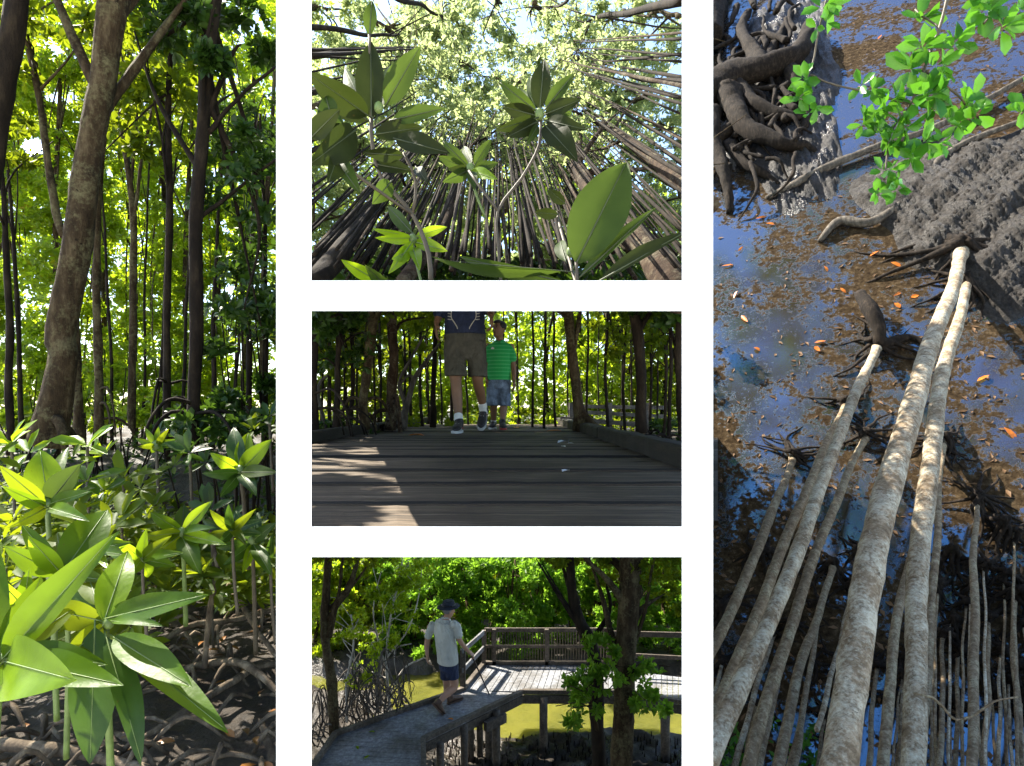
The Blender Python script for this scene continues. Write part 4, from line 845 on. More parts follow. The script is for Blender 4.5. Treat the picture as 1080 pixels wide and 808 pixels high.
def hand(mb, wrist, dirv, palmn, s=1.0, curl=.5, side=1):
    """palm and five unequal, bent fingers; dirv along the hand, palmn out of the palm."""
    d = norm(dirv); pn = norm(palmn - d * np.dot(palmn, d)); sv = np.cross(d, pn) * side
    L_ = .095 * s; c0 = np.array(wrist); 
    loft(mb, [(c0, sv * .024 * s, pn * .017 * s), (c0 + d * L_ * .4, sv * .036 * s, pn * .015 * s), (c0 + d * L_ * .85, sv * .040 * s, pn * .013 * s), (c0 + d * L_, sv * .038 * s, pn * .010 * s)], 14)
    for i, (o_, l) in enumerate(((.029, .070), (.010, .080), (-.010, .074), (-.028, .058))):
        b0 = c0 + d * L_ * .92 + sv * o_ * s; a = d.copy(); pts = [b0]
        for k, f_ in enumerate((.45, .32, .25)):
            ang = curl * (.5 + .45 * k); a = norm(d * math.cos(ang) + pn * math.sin(ang)); pts.append(pts[-1] + a * l * f_ * s)
        limb(mb, pts, [.0095 * s, .0088 * s, .008 * s, .0068 * s], 10, .012)
    b0 = c0 + d * L_ * .25 + sv * .026 * s; t1 = norm(d * .6 + sv * .7 + pn * .35); t2 = norm(d * .9 + sv * .2 + pn * .35)
    limb(mb, [b0, b0 + t1 * .035 * s, b0 + t1 * .035 * s + t2 * .030 * s, b0 + t1 * .035 * s + t2 * .052 * s], [.014 * s, .012 * s, .010 * s, .008 * s], 10, .012)
def head(mb, c, fwd, up, s=1.0):
    """skull, jaw, nose, ears, brow; returns the frame."""
    f = norm(fwd); u = norm(up - f * np.dot(up, f)); r = np.cross(f, u); c = np.array(c, float)
    loft(mb, [(c - u * .118 * s + f * .045 * s, r * .020 * s, f * .022 * s), (c - u * .105 * s + f * .035 * s, r * .040 * s, f * .045 * s), (c - u * .07 * s + f * .018 * s, r * .060 * s, f * .070 * s), (c - u * .03 * s + f * .004 * s, r * .071 * s, f * .090 * s),
              (c + u * .02 * s, r * .076 * s, f * .097 * s), (c + u * .06 * s - f * .004 * s, r * .073 * s, f * .092 * s), (c + u * .09 * s - f * .008 * s, r * .056 * s, f * .072 * s), (c + u * .108 * s - f * .010 * s, r * .028 * s, f * .036 * s)], 24)
    limb(mb, [c + f * .088 * s + u * .012 * s, c + f * .108 * s - u * .028 * s], [.009 * s, .014 * s], 8, .01)
    mb.ball(c + f * .083 * s - u * .060 * s, (.022 * s, .012 * s, .010 * s), 8, 6); mb.ball(c + f * .078 * s + u * .026 * s, (.05 * s, .016 * s, .010 * s), 8, 6)
    for k in (-1, 1): mb.ball(c + r * k * .077 * s - u * .012 * s - f * .006 * s, (.010 * s, .018 * s, .030 * s), 8, 6)
    return c, f, u, r
def shoe(t, ankle, toe, s=1.0, up=(0, 0, 1), mats=('shoe', 'sole'), trim=None, nm='shoe'):
    a = np.array(ankle, float); e_ = np.array(toe, float); d = norm(e_ - a); up = norm(np.array(up) - d * np.dot(up, d)); r = np.cross(d, up)
    L_ = .27 * s; heel = a - up * .075 * s - d * .06 * s
    mb = MB(); secs = []
    for u_, hw, hh in ((0, .026, .045), (.12, .036, .05), (.35, .036, .045), (.6, .043, .032), (.82, .044, .024), (.96, .028, .016), (1.0, .010, .008)):
        secs.append((heel + d * L_ * u_ + up * (hh + .012) * s * 1.0, r * hw * s, up * hh * s))
    loft(mb, secs, 16); limb(mb, [a - up * .02 * s, a + up * .02 * s], [.042 * s, .044 * s], 12, .02)
    sh = fuse(nm, mb, M[mats[0]], t, .006, 4)
    mb = MB(); V = []; st = [(-.02, .020), (.05, .034), (.3, .035), (.6, .045), (.85, .045), (1.0, .028), (1.04, .008)]
    for u_, hw in st:
        for z_ in (0, .022):
            for k in (-1, 1): V.append(heel + d * L_ * u_ + r * k * hw * s + up * (z_ - .008) * s)
    Fq = []
    for i in range(len(st) - 1):
        b0 = i * 4; c0 = b0 + 4; Fq += [(b0, c0, c0 + 1, b0 + 1), (b0 + 2, b0 + 3, c0 + 3, c0 + 2), (b0, b0 + 2, c0 + 2, c0), (b0 + 1, c0 + 1, c0 + 3, b0 + 3)]
    Fq += [(0, 1, 3, 2), (24, 26, 27, 25)]; mb.add(V, Fq); mb.obj('sole', M[mats[1]], sh, smooth=False)
    if trim:
        mb = MB(); mb.tube([heel + d * L_ * .3 + r * .040 * s + up * .03 * s, heel + d * L_ * .55 + up * .075 * s, heel + d * L_ * .3 - r * .040 * s + up * .03 * s], .006 * s, 6); mb.obj('stripe', M[trim], sh)
        mb = MB()
        for q in (.42, .5, .58): mb.tube([heel + d * L_ * q + r * .018 * s + up * (.115 - .07 * q) * s, heel + d * L_ * q - r * .018 * s + up * (.115 - .07 * q) * s], .003 * s, 5)
        mb.obj('laces', M['sole'], sh)
X_, Y_, Zv = np.array((1, 0, 0.)), np.array((0, 1, 0.)), np.array((0, 0, 1.))

# ---- man on the boardwalk, walking toward the viewer
d = 6.0; g = P(484, 455.8, d)
man = thing('person', 'man in grey shorts and navy printed shirt striding toward us on the boardwalk', 'person', (g[0], g[1], ZD))
hA, kA, aA = P(478.5, 366, 6.05), P(481, 404, 5.92), P(484, 440.5, 5.86); aA[2] = ZD + .093
hB, kB, aB = P(502.5, 366, 6.05), P(504, 402, 6.1), P(510, 432, 6.35)
pel = P(490.5, 360, 6.05); chest = P(490, 322, 6.0); neck = P(490, 311.5, 5.9); hd = P(490, 303, 5.80)
body = MB()
limb(body, [hA, (hA * .5 + kA * .5), kA, kA * .62 + aA * .38 + Y_ * .02, aA], [.088, .078, .056, .054, .036])
limb(body, [hB, (hB * .5 + kB * .5), kB, kB * .62 + aB * .38 + Y_ * .02, aB], [.088, .078, .056, .054, .036])
loft(body, [(pel - Zv * .08, X_ * .15, Y_ * .11), (pel, X_ * .17, Y_ * .12), (pel + Zv * .15, X_ * .155, Y_ * .115), (chest, X_ * .18, Y_ * .12), (chest + Zv * .06, X_ * .17, Y_ * .10), (neck, X_ * .06, Y_ * .06)])
limb(body, [neck, hd], [.055, .055])
shA, elA, wrA = P(470, 319, 6.0), P(463.5, 322, 6.0) - Zv * .10, P(460.5, 340, 5.95)
limb(body, [shA, elA, wrA], [.055, .044, .030]); hand(body, wrA, np.array((-.05, .0, -1)), np.array((.9, .2, 0)), 1.15, .45, 1)
shB, elB, wrB = P(510, 319, 6.0), P(517, 322, 6.0) - Zv * .06, P(518, 333, 5.86)
limb(body, [shB, elB, wrB], [.055, .044, .030]); hand(body, wrB, np.array((.1, -.2, -1)), np.array((-.9, -.2, 0)), 1.15, 1.0, -1)
head(body, hd, np.array((0, -1, -.35)), np.array((0, -.35, 1)), .8)
fuse('body', body, M['skin_dark'], man, .007, 3)
hr = MB(); hr.ball(hd + Zv * .028 + Y_ * .012, (.068, .086, .065), 18, 12); fuse('hair', hr, M['hair'], man, .008, 2)
sh = MB(); loft(sh, [(pel + Zv * .10, X_ * .212, Y_ * .14), (pel + Zv * .04, X_ * .218, Y_ * .15), (pel - Zv * .05, X_ * .215, Y_ * .15), (pel - Zv * .12, X_ * .20, Y_ * .13), (pel - Zv * .19, X_ * .17, Y_ * .11)])
for h_, k_, ww in ((hA, kA, .116), (hB, kB, .104)):
    e_ = h_ * .22 + k_ * .78; e_ = np.array((k_[0] * .5 + e_[0] * .5, e_[1], P(0, 397, 6.0)[2]))
    loft(sh, [(h_ + Zv * .05, X_ * .10, Y_ * .13), (h_ * .5 + e_ * .5, X_ * ww * .96, Y_ * .12), (e_ + Zv * .03, X_ * ww, Y_ * .125), (e_, X_ * ww, Y_ * .125)], 20)
so_ = fuse('shorts', sh, M['shorts_grey'], man, .008, 3)
m_ = MB()
for k in (-1, 1): 
    x_ = pel[0] + k * .20; m_.tube([(x_, pel[1] - .06, pel[2] + .02), (x_ + k * .012, pel[1] - .05, pel[2] - .13)], .006, 5)
m_.tube([pel + np.array((-.01, -.152, .06)), pel + np.array((.004, -.158, -.06))], .004, 5); m_.obj('seams', M['shorts_grey'], so_)
st = MB(); loft(st, [(P(490.5, 352.5, 6.0), X_ * .212, Y_ * .15), (P(490, 344, 6.0), X_ * .205, Y_ * .148), (P(490, 330, 6.0), X_ * .205, Y_ * .14), (P(490, 320, 5.98), X_ * .21, Y_ * .13), (P(490, 314, 5.93), X_ * .13, Y_ * .10), (neck, X_ * .07, Y_ * .07)])
limb(st, [shA, elA + Zv * .03], [.075, .072]); limb(st, [shB, elB + Zv * .02], [.075, .072])
shirt = fuse('shirt', st, M['navy'], man, .008, 3)
m_ = MB()
def surf(x, y): 
    p = P(x, y, 6.0); u = min(.98, abs(p[0] - pel[0]) / .207); return np.array((p[0], 6.0 - .146 * math.sqrt(1 - u * u) - .004, p[2]))
for k, x0 in ((-1, 483), (1, 497)):
    m_.tube([surf(x0 + k * (6 - abs(y - 334) * .12) * (1 if y < 338 else max(-.2, 1 - (y - 338) * .12)), y) for y in np.arange(322, 350, 1.5)], .010, 6, flat=(1, .5))
    for y in np.arange(324, 342, 3.0): m_.tube([surf(x0 + k * 5.6, y), surf(x0 + k * 9.5, y - .8)], .0055, 5)
m_.obj('shirt_print', M['print'], shirt)
for a_, k_, nm_ in ((aA, kA, 1), (aB, kB, 2)):
    s_ = MB(); limb(s_, [a_ - Zv * .03, a_ + norm(k_ - a_) * .075], [.043, .047]); fuse('sock', s_, M['sock'], man, .007, 2)
shoe(man, aA, aA + np.array((-.06, -1, .0)), 1.1, trim='red'); shoe(man, aB, aB + np.array((-.1, -.75, -.62)), 1.1, up=(0, -.6, .8), trim='red')

# ---- boy in the green shirt
d = 6.75; boy = thing('person', 'boy in green striped shirt and denim shorts walking behind the man, looking aside', 'person', (P(526, 453, d)[0], d, ZD))
B = lambda X, Y, dd=0: P(X, Y, d + dd)
hd = B(526.5, 347.3, -.02); neck = B(526.8, 360); chs = B(527, 368); pel = B(526, 399)
hA, kA, aA = B(520, 402), B(520.5, 423), B(520.5, 444, .12)
hB, kB, aB = B(532, 402), B(531.5, 423), B(530, 445.5, -.05); aA[2] = aB[2] = ZD + .075
body = MB()
limb(body, [hA, kA, kA * .6 + aA * .4, aA], [.07, .045, .042, .028]); limb(body, [hB, kB, kB * .6 + aB * .4, aB], [.07, .045, .042, .028])
loft(body, [(pel - Zv * .03, X_ * .12, Y_ * .09), (pel + Zv * .1, X_ * .115, Y_ * .085), (chs, X_ * .13, Y_ * .09), (chs + Zv * .05, X_ * .09, Y_ * .07), (neck, X_ * .045, Y_ * .045)])
limb(body, [neck - Zv * .02, hd - Zv * .04], [.042, .042])
limb(body, [B(539, 366), B(541.5, 385), B(542, 400, -.06)], [.042, .032, .024]); hand(body, B(542, 400, -.06), np.array((.05, -.1, -1)), np.array((-.9, -.2, .1)), .95, .6, -1)
limb(body, [B(515, 366), B(513.5, 384, .05), B(513.5, 397, -.02)], [.042, .032, .024]); hand(body, B(513.5, 397, -.02), np.array((.0, -.1, -1)), np.array((.9, -.2, .1)), .95, .6, 1)
hc, hf, hu, hrr = head(body, hd, np.array((-.62, -.75, .12)), Zv, .86)
fuse('body', body, M['skin_dark'], boy, .006, 2)
hr = MB(); hr.ball(hd + Zv * .036 - hf * .022, (.076, .084, .066), 20, 12); hr.ball(hd + Zv * .078 + hf * .02, (.055, .055, .028), 14, 8); fuse('hair', hr, M['hair'], boy, .007, 1)
ey = MB()
for k in (-1, 1): ey.ball(hd + hf * .079 + hrr * k * .027 + hu * .008, (.011, .011, .006), 8, 6); ey.tube([hd + hf * .082 + hrr * k * .014 + hu * .026, hd + hf * .078 + hrr * k * .042 + hu * .026], .004, 5)
ey.obj('eyes', M['hair'], boy)
mo = MB(); mo.tube([hd + hf * .080 - hrr * .018 - hu * .052, hd + hf * .087 - hu * .053, hd + hf * .080 + hrr * .018 - hu * .052], .0045, 6); mo.obj('mouth', plain('lip', (.16, .05, .04), .5), boy)
st = MB(); loft(st, [(B(526, 401), X_ * .138, Y_ * .11), (B(526, 392), X_ * .14, Y_ * .11), (B(527, 378), X_ * .13, Y_ * .10), (chs, X_ * .145, Y_ * .10), (B(527, 363.5), X_ * .125, Y_ * .085), (neck, X_ * .055, Y_ * .055)])
limb(st, [B(537.5, 367), B(540.3, 378)], [.052, .054]); limb(st, [B(516.3, 367), B(514.2, 378, .02)], [.052, .05])
shirt = fuse('shirt', st, M['green'], boy, .007, 2)
m_ = MB(); m_.box(B(519.5, 367.5, -.113), (.035, .004, .014)); m_.box(B(519.5, 367.5, -.113) + Zv * .012, (.018, .004, .006)); m_.obj('chest_logo', M['sole'], shirt, smooth=False)
m_ = MB(); m_.tube([neck + X_ * .05 + Y_ * .02, neck + X_ * .03 - Y_ * .055, neck - Zv * .03 - Y_ * .082, neck - X_ * .03 - Y_ * .055, neck - X_ * .05 + Y_ * .02], .012, 7); m_.obj('collar', M['green'], shirt)
sh = MB(); loft(sh, [(B(526, 396), X_ * .13, Y_ * .10), (B(526, 406), X_ * .14, Y_ * .11), (B(526, 410), X_ * .13, Y_ * .10)])
for k_, c_ in ((-1, 520), (1, 532.3)): loft(sh, [(B(c_, 402), X_ * .075, Y_ * .10), (B(c_ - .3, 415), X_ * .074, Y_ * .10), (B(c_ - .3, 427), X_ * .076, Y_ * .10), (B(c_ - .3, 428), X_ * .07, Y_ * .09)], 18)
fuse('shorts', sh, M['denim'], boy, .007, 2)
for a_, k_ in ((aA, kA), (aB, kB)):
    s_ = MB(); limb(s_, [a_ - Zv * .02, a_ + norm(k_ - a_) * .03], [.033, .034]); fuse('sock', s_, M['sock'], boy, .006, 1)
shoe(boy, aA, aA + np.array((-.1, -1, 0)), .88); shoe(boy, aB, aB + np.array((.1, -1, 0)), .88, mats=('shoe', 'red'), trim='red')

# ================================================================== PANEL 4: deck over the creek
D4 = 4.67
def G4(X, Y, z=-D4): d = z * F / (HY - Y); return np.array(((X - CX) / F * d, d, z))
def H4(x, y, z=-D4): return G4(320 + x / 2.634, 580 + y / 2.634, z)
def Q4(x, y): return 320 + x / 2.634, 580 + y / 2.634
ZM, ZW = Z4, Z4 - .03
def f4m(u, v):
    d = 6.2 + 8.8 * u; x = (-.40 + .76 * v) * d
    e = 10.0 + .12 * fbm(x, 1.3, 1.2) + (1.6 if x < -1.9 else 0) * min(1, max(0, (-1.9 - x) / .6)); f_ = 12.55 + .15 * fbm(x, 4.3, 1)
    z = ZM + .06 * fbm(x, d, 2.2) + .035 * fbm(x * 5, d * 5)
    if d > e: z = min(z, ZM + .05 - (d - e) * .8)
    z = max(z, ZM - .5)
    if d > f_ - .5: z = max(z, min(ZM + .15, ZM - .4 + (d - f_ + .5) * .9))
    return (x, d, z)
sheet('mud_bank', M['mud'], f4m, 130, 110)
sheet('water', M['water'], lambda u, v: ((-.42 + .80 * v) * (9.3 + 3.9 * u), 9.3 + 3.9 * u, ZM - .10), 2, 2)
dk = thing('boardwalk', 'grey timber walkway widening into a viewing platform above the olive creek', 'boardwalk', H4(300, 400))
def board(quad, name='plank', th=.035, mat='plank4', z=0):
    m_ = MB(); A = [np.array(q) + Zv * (z + R.uniform(-.002, .002)) for q in quad]; Bq = [q - Zv * th for q in A]
    m_.add(A + Bq, [(0, 1, 2, 3), (7, 6, 5, 4), (0, 4, 5, 1), (1, 5, 6, 2), (2, 6, 7, 3), (3, 7, 4, 0)]); return m_.obj(name, M[mat], dk, smooth=False)
def strip(a0, a1, b0, b1, n, gap=.10):
    """boards laid between the edge a0-a1 and the edge b0-b1."""
    a0, a1, b0, b1 = [np.array(q) for q in (a0, a1, b0, b1)]
    for i in range(n):
        u, v = (i + gap / 2) / n, (i + 1 - gap / 2) / n
        board([a0 + (a1 - a0) * u, b0 + (b1 - b0) * u, b0 + (b1 - b0) * v, a0 + (a1 - a0) * v])
Lc, Lf, Rf, Rn = H4(88, 516), H4(445, 390), H4(608, 398), H4(332, 532)
Ln0, Rn0 = H4(-30, 690), H4(338, 700)
strip(Ln0, Lc, Rn0, Rn, 12); strip(Lc, Lf, Rn, Rf, 30)
strip(Lf, H4(500, 318), H4(845, 402), H4(825, 318), 1) if False else None
# platform: boards run away from the viewer
BL, BR, FL, FR = H4(503, 318), H4(845, 318), Lf, H4(848, 398)
for i in range(22):
    u, v = (i + .05) / 22, (i + .95) / 22
    a, b_ = BL + (BR - BL) * u, BL + (BR - BL) * v; c_, e_ = FL + (FR - FL) * v, FL + (FR - FL) * u
    board([e_, c_, b_, a])
strip(H4(845, 330), H4(1120, 362), H4(848, 398), H4(1120, 436), 18)
M['kerb4'] = wood_mat('deck_kerb', (.03, .024, .018), (.09, .073, .056), (.19, .16, .13), (3, 3, 3), 8)
def kerb4(a, b_, hh=.06, ww=.07, nm='kerb', z=.03, mat='kerb4'):
    m_ = MB(); m_.bar(np.array(a) + Zv * z, np.array(b_) + Zv * z, ww, hh); return m_.obj(nm, M[mat], dk, smooth=False)
for a, b_ in ((Ln0, Lc), (Lc, Lf), (Rn0, Rn), (Rn, Rf), (Rf, FR), (FR, H4(1120, 436)), (BL, BR), (Lf, BL)): kerb4(a, b_)
for a, b_ in ((Rn0, Rn), (Rn, Rf), (Rf, FR), (FR, H4(1120, 436)), (Ln0, Lc)): kerb4(a, b_, .13, .04, 'fascia', -.10)
def post4(x, y0, y1, w_=.11, nm='pile', z0=None, d=None):
    p = H4(x, y0) if d is None else P(*Q4(x, y0), d); zt = p[2]; z0 = (ZM - .3) if z0 is None else z0
    m_ = MB(); m_.tube([(p[0], p[1], z0), (p[0], p[1], (zt + z0) / 2), (p[0], p[1], zt - .04)], w_ / 2 * 1.05, 12, .03); return m_.obj(nm, M['kerb4'], dk)
for x, y0, w_ in ((667, 400, .13), (536, 440, .12), (515, 430, .11), (490, 420, .10), (465, 425, .10), (1005, 420, .14), (447, 480, .1), (380, 530, .1)): post4(x, y0, 0, w_)
kerb4(H4(505, 462), H4(560, 436), .14, .08, 'bearer', -.16)
# railings
def P4z(x, y, d): return P(*Q4(x, y), d)
dB = BL[1]
def rail4(a, b_, hh, ww=.03, nm='rail', mt='kerb4'):
    m_ = MB(); m_.bar(a, b_, ww, hh); m_.obj(nm, M[mt], dk, smooth=False)
def rpost(a, ztop, w_=.06, nm='post'):
    m_ = MB(); m_.box((a[0], a[1], (a[2] + ztop) / 2), (w_, w_, ztop - a[2])); m_.obj(nm, M['kerb4'], dk, smooth=False)
zt = P4z(500, 220, dB)[2]
for x in (530, 676, 850): rpost(P4z(x, 318, dB), zt, .07)
rail4(P4z(503, 222, dB + .045), P4z(860, 222, dB + .045), .07); rail4(P4z(503, 268, dB + .045), P4z(860, 268, dB + .045), .05); rail4(P4z(503, 312, dB + .045), P4z(860, 312, dB + .045), .045)
for i in range(46):
    x = 508 + i * 7.6; a = P4z(x, 316, dB + .07); m_ = MB(); m_.box((a[0], a[1], (a[2] + zt) / 2), (.016, .014, zt - a[2])); m_.obj('baluster', M['kerb4'], dk, smooth=False)
lp = H4(443, 385); ltz = P4z(443, 276, lp[1])[2]; rpost(lp, ltz, .09); rpost(H4(501, 322), zt, .07)
rail4(np.array((lp[0], lp[1] - .05, ltz - .01)) + X_ * .0, np.array((H4(501, 322)[0], H4(501, 322)[1] - .05, zt - .02)), .08, mt='plank4'); rail4(np.array((lp[0], lp[1] - .05, ltz - .33)), np.array((H4(501, 322)[0], H4(501, 322)[1] - .05, zt - .30)), .08, mt='plank4')
rr0 = P4z(860, 232, 10.3); rail4(P4z(860, 232, 10.3), P4z(1120, 238, 10.1), .09, mt='kerb4'); rail4(P4z(860, 290, 10.3), P4z(1120, 304, 10.1), .07, mt='kerb4')
for x in (1075,): 
    a = H4(x, 345); rpost(a, P4z(x, 232, a[1])[2], .08)

# far bank forest
def keep4(p):
    X, Y = pix(p); return (Y > 571) & (X > 315) & (X < 736)
GB4 = 'trees of the far bank behind the platform'
lv = Leaves(); n = 2600; C = np.stack([R.uniform(-8, 7, n), R.uniform(15.2, 20.5, n), R.uniform(-5.9, -4.3, n)], 1)
lv.rosettes(C, R.normal(size=(n, 3)) * .4 + np.array((0, -.3, .8)), 6, .26, .5)
o = lv.obj('thicket', M['leaf_mid'], None, 0); o['kind'] = 'stuff'; tagm(o, 'dark thicket filling the space behind the far bank trees', 'thicket')
for i in range(17):
    X = 300 + i * 27 + R.uniform(-6, 6); d = R.uniform(12.9, 14.0); gz = ZM + .2; yb_ = HY - gz / d * F
    br = X < 470
    tree('mangrove_tree', ORD[i] + ' tree from the left in the leafy front row on the far creek bank', GB4,
         [(X, yb_ + 1, d, 4), (X + R.uniform(-6, 6), 640, d, 3.2), (X + R.uniform(-8, 8), 590, d, 2)], M['bark'],
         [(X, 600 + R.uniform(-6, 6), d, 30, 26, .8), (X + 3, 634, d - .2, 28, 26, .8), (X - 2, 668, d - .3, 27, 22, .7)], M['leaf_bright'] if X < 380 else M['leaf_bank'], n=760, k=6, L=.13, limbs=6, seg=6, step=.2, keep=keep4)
for i in range(9):
    X = 320 + i * 52; d = 15.5; gz = ZM + .2; yb_ = HY - gz / d * F
    tree('mangrove_tree', ORD[i] + ' tree from the left in the back row beyond the far creek bank', 'second row of trees on the far bank', [(X, yb_, d, 4), (X, 560, d, 3)], M['bark_dark'],
         [(X, 585, d, 44, 30, .6), (X, 620, d, 42, 24, .6)], M['leaf_bank'], n=520, k=6, L=.17, limbs=3, seg=6, step=.3, keep=keep4)
def T4(lab, pp, mat, crown=None, n=120, extra=None, seg=12, cm='leaf_mid', L=.07, nm='mangrove_tree', limbs=4, ct='tree', detail=1, up=.2, k=7, lump=.13, rat=.45):
    path = [(*Q4(a, b_), d, w_ / 2.634) for a, b_, d, w_ in pp]
    ex = [[(*Q4(a, b_), d, w_ / 2.634) for a, b_, d, w_ in e] for e in extra] if extra else None
    cr = [(*Q4(a, b_), d, rx / 2.634, ry / 2.634, rd) for a, b_, d, rx, ry, rd in crown] if crown else None
    return tree(nm, lab, None, path, M[mat], cr, M[cm], n=n, k=k, L=L, limbs=limbs if crown else 0, seg=seg, step=.06, extra=ex, lump=lump, keep=keep4, detail=detail, wobble=.008, cat=ct, up=up, ratio=rat)
T4('thick rough dark trunk in front of the platform on the right', [(880, 870, 7.2, 80), (885, 600, 7.2, 60), (893, 420, 7.2, 54), (897, 250, 7.2, 56), (905, 120, 7.2, 60), (908, 0, 7.2, 70), (912, -60, 7.2, 78)], 'bark',
   [(960, 40, 7.3, 100, 50, .4), (760, 10, 7.3, 90, 34, .4), (1030, 120, 7.4, 50, 60, .3), (840, 60, 7.5, 50, 30, .3)], 240, seg=22, lump=.09, extra=[[(897, 150, 7.2, 26), (850, 90, 7.1, 18), (790, 30, 7.1, 12), (750, -20, 7.1, 8)], [(920, 260, 7.2, 14), (950, 160, 7.1, 10), (975, 20, 7.1, 7)]], cm='leaf_mid', L=.075)
T4('slender curved dark trunk just left of the thick rough one', [(825, 700, 7.5, 44), (822, 560, 7.5, 40), (815, 440, 7.5, 40), (812, 330, 7.5, 36), (795, 260, 7.5, 36), (762, 190, 7.5, 34), (748, 120, 7.5, 28), (740, 30, 7.5, 24), (735, -60, 7.5, 24)], 'bark_dark',
   [(720, 20, 7.6, 60, 30, .3)], 60, seg=14, extra=[[(800, 260, 7.5, 20), (850, 170, 7.5, 12), (840, 90, 7.5, 8)]])
T4('leafy young shoots sprouting at the foot of the two dark trunks', [(818, 500, 7.0, 12), (800, 420, 6.9, 8), (780, 370, 6.9, 5)], 'bark', [(745, 360, 6.9, 55, 45, .25), (770, 440, 6.9, 60, 45, .25), (820, 290, 7.0, 55, 50, .25), (960, 420, 6.9, 60, 40, .25), (960, 350, 6.9, 50, 30, .25), (850, 360, 6.8, 50, 50, .2)], 260, cm='leaf_bank', L=.085, limbs=12, ct='shrub', nm='mangrove_shrub')
T4('dark forked tree at the left edge beside the walkway', [(84, 512, 8.6, 30), (82, 430, 8.6, 28), (72, 340, 8.6, 26), (60, 230, 8.6, 24), (62, 140, 8.6, 22), (70, 60, 8.6, 22), (74, -50, 8.6, 20)], 'bark',
   [(60, -5, 8.7, 70, 30, .4), (170, 25, 8.7, 60, 30, .4)], 90, extra=[[(70, 240, 8.6, 20), (90, 160, 8.6, 20), (125, 105, 8.6, 20), (150, 30, 8.6, 10), (160, -30, 8.6, 8)], [(66, 200, 8.6, 12), (96, 130, 8.6, 10), (110, 20, 8.6, 8)]], cm='leaf_mid')
T4('pale thin-branched shrub with bright new leaves between the left tree and the man', [(240, 470, 9.6, 9), (235, 380, 9.6, 8), (232, 300, 9.6, 7), (240, 200, 9.6, 5), (262, 90, 9.6, 4), (275, 20, 9.6, 3)], 'branch_pale',
   [(240, 90, 9.7, 85, 70, .4), (300, 60, 9.7, 60, 50, .4), (210, 250, 9.7, 60, 40, .3), (270, 190, 9.7, 60, 50, .3)], 420, cm='leaf_yellow', L=.075, limbs=14, k=6,
   extra=[[(235, 340, 9.6, 6), (210, 260, 9.6, 5), (195, 160, 9.6, 4), (215, 60, 9.6, 3)], [(232, 300, 9.6, 6), (290, 220, 9.6, 4), (320, 130, 9.6, 3), (330, 50, 9.6, 2)], [(238, 400, 9.6, 6), (280, 330, 9.6, 5), (335, 300, 9.6, 4)], [(235, 360, 9.6, 6), (170, 330, 9.6, 5), (120, 290, 9.6, 4)],
          [(240, 440, 9.6, 5), (200, 400, 9.6, 5), (215, 320, 9.6, 4), (180, 240, 9.6, 3)], [(238, 420, 9.6, 5), (260, 370, 9.6, 4), (255, 280, 9.6, 4), (300, 260, 9.6, 3)]], ct='shrub', nm='mangrove_shrub')
T4('sunlit feathery shrub at the left edge above the root tangle', [(120, 480, 9.3, 8), (120, 380, 9.3, 6), (140, 260, 9.3, 5), (130, 180, 9.3, 4)], 'branch_pale', [(130, 200, 9.4, 50, 60, .3), (40, 160, 9.4, 40, 60, .3), (150, 330, 9.4, 50, 30, .3)], 130, cm='leaf_bright', L=.07, limbs=8, ct='shrub', nm='mangrove_shrub')
mb = MB(); c0 = P4z(100, 430, 8.9)
t = thing('prop_roots', 'grey tangle of bare arching roots beside the left kerb of the walkway', 'roots', (c0[0], c0[1], ZM))
for i in range(80):
    x0 = R.uniform(-10, 270); 
    yk = 515 - (x0 - 88) * .35 if x0 > 88 else 560; dd = R.uniform(8.6, 10.3)
    gy = R.uniform(yk - 70, yk - 8); top = gy - R.uniform(30, 150) * (1 if x0 < 260 else .5)
    a = P4z(x0 + R.uniform(-60, 60), gy + 20, dd); b_ = P4z(x0 + R.uniform(-30, 30), top, dd + R.uniform(-.2, .2)); c_ = P4z(min(x0 + R.uniform(-80, 80), 300), gy, dd)
    q, qr = spline([a, (a + b_) / 2 + R.normal(size=3) * .08, b_, (b_ + c_) / 2 + R.normal(size=3) * .08, c_], [.016, .013, .010, .008, .005], .06); mb.tube(wob(q, .03), qr * R.uniform(.5, 1.2), 6, .2)
mb.obj('root_arches', M['root_grey'], t)
# breathing roots standing in the mud under the platform
lv = MB()
for i in range(620):
    x = R.uniform(-1.3, 2.9); dd = R.uniform(7.9, 9.95); h_ = R.uniform(.03, .09)
    lv.tube([(x, dd, ZM - .02), (x + R.normal() * .006, dd, ZM + h_ * .6 + .02), (x + R.normal() * .01, dd, ZM + h_ + .02)], [.012, .009, .003], 5)
o = lv.obj('breathing_roots', M['root_dark']); o['kind'] = 'stuff'; tagm(o, 'many short breathing roots standing in the dark mud by the creek', 'roots')
for k, (x, y_) in enumerate(((180, 507), (152, 556), (186, 572), (400, 470))):
    p = H4(x, y_) + Zv * .006; V, Fq = leaves_np(np.array([p]), np.array([(math.cos(k * 2), math.sin(k * 2), .1)]), np.array([(0, 0, 1.)]), [.10], [.045], 1, .1)
    tagm(mesh_obj('fallen_leaf', V, Fq, M['leaf_yellow'] if k < 3 else M['leaf_orange'], None, loc=p), ['yellow leaf on the walkway, nearest the man', 'yellow leaf in the middle of the near walkway boards', 'small yellow leaf low on the walkway near its bend', 'orange leaf fallen behind the feet of the man'][k], 'leaf')

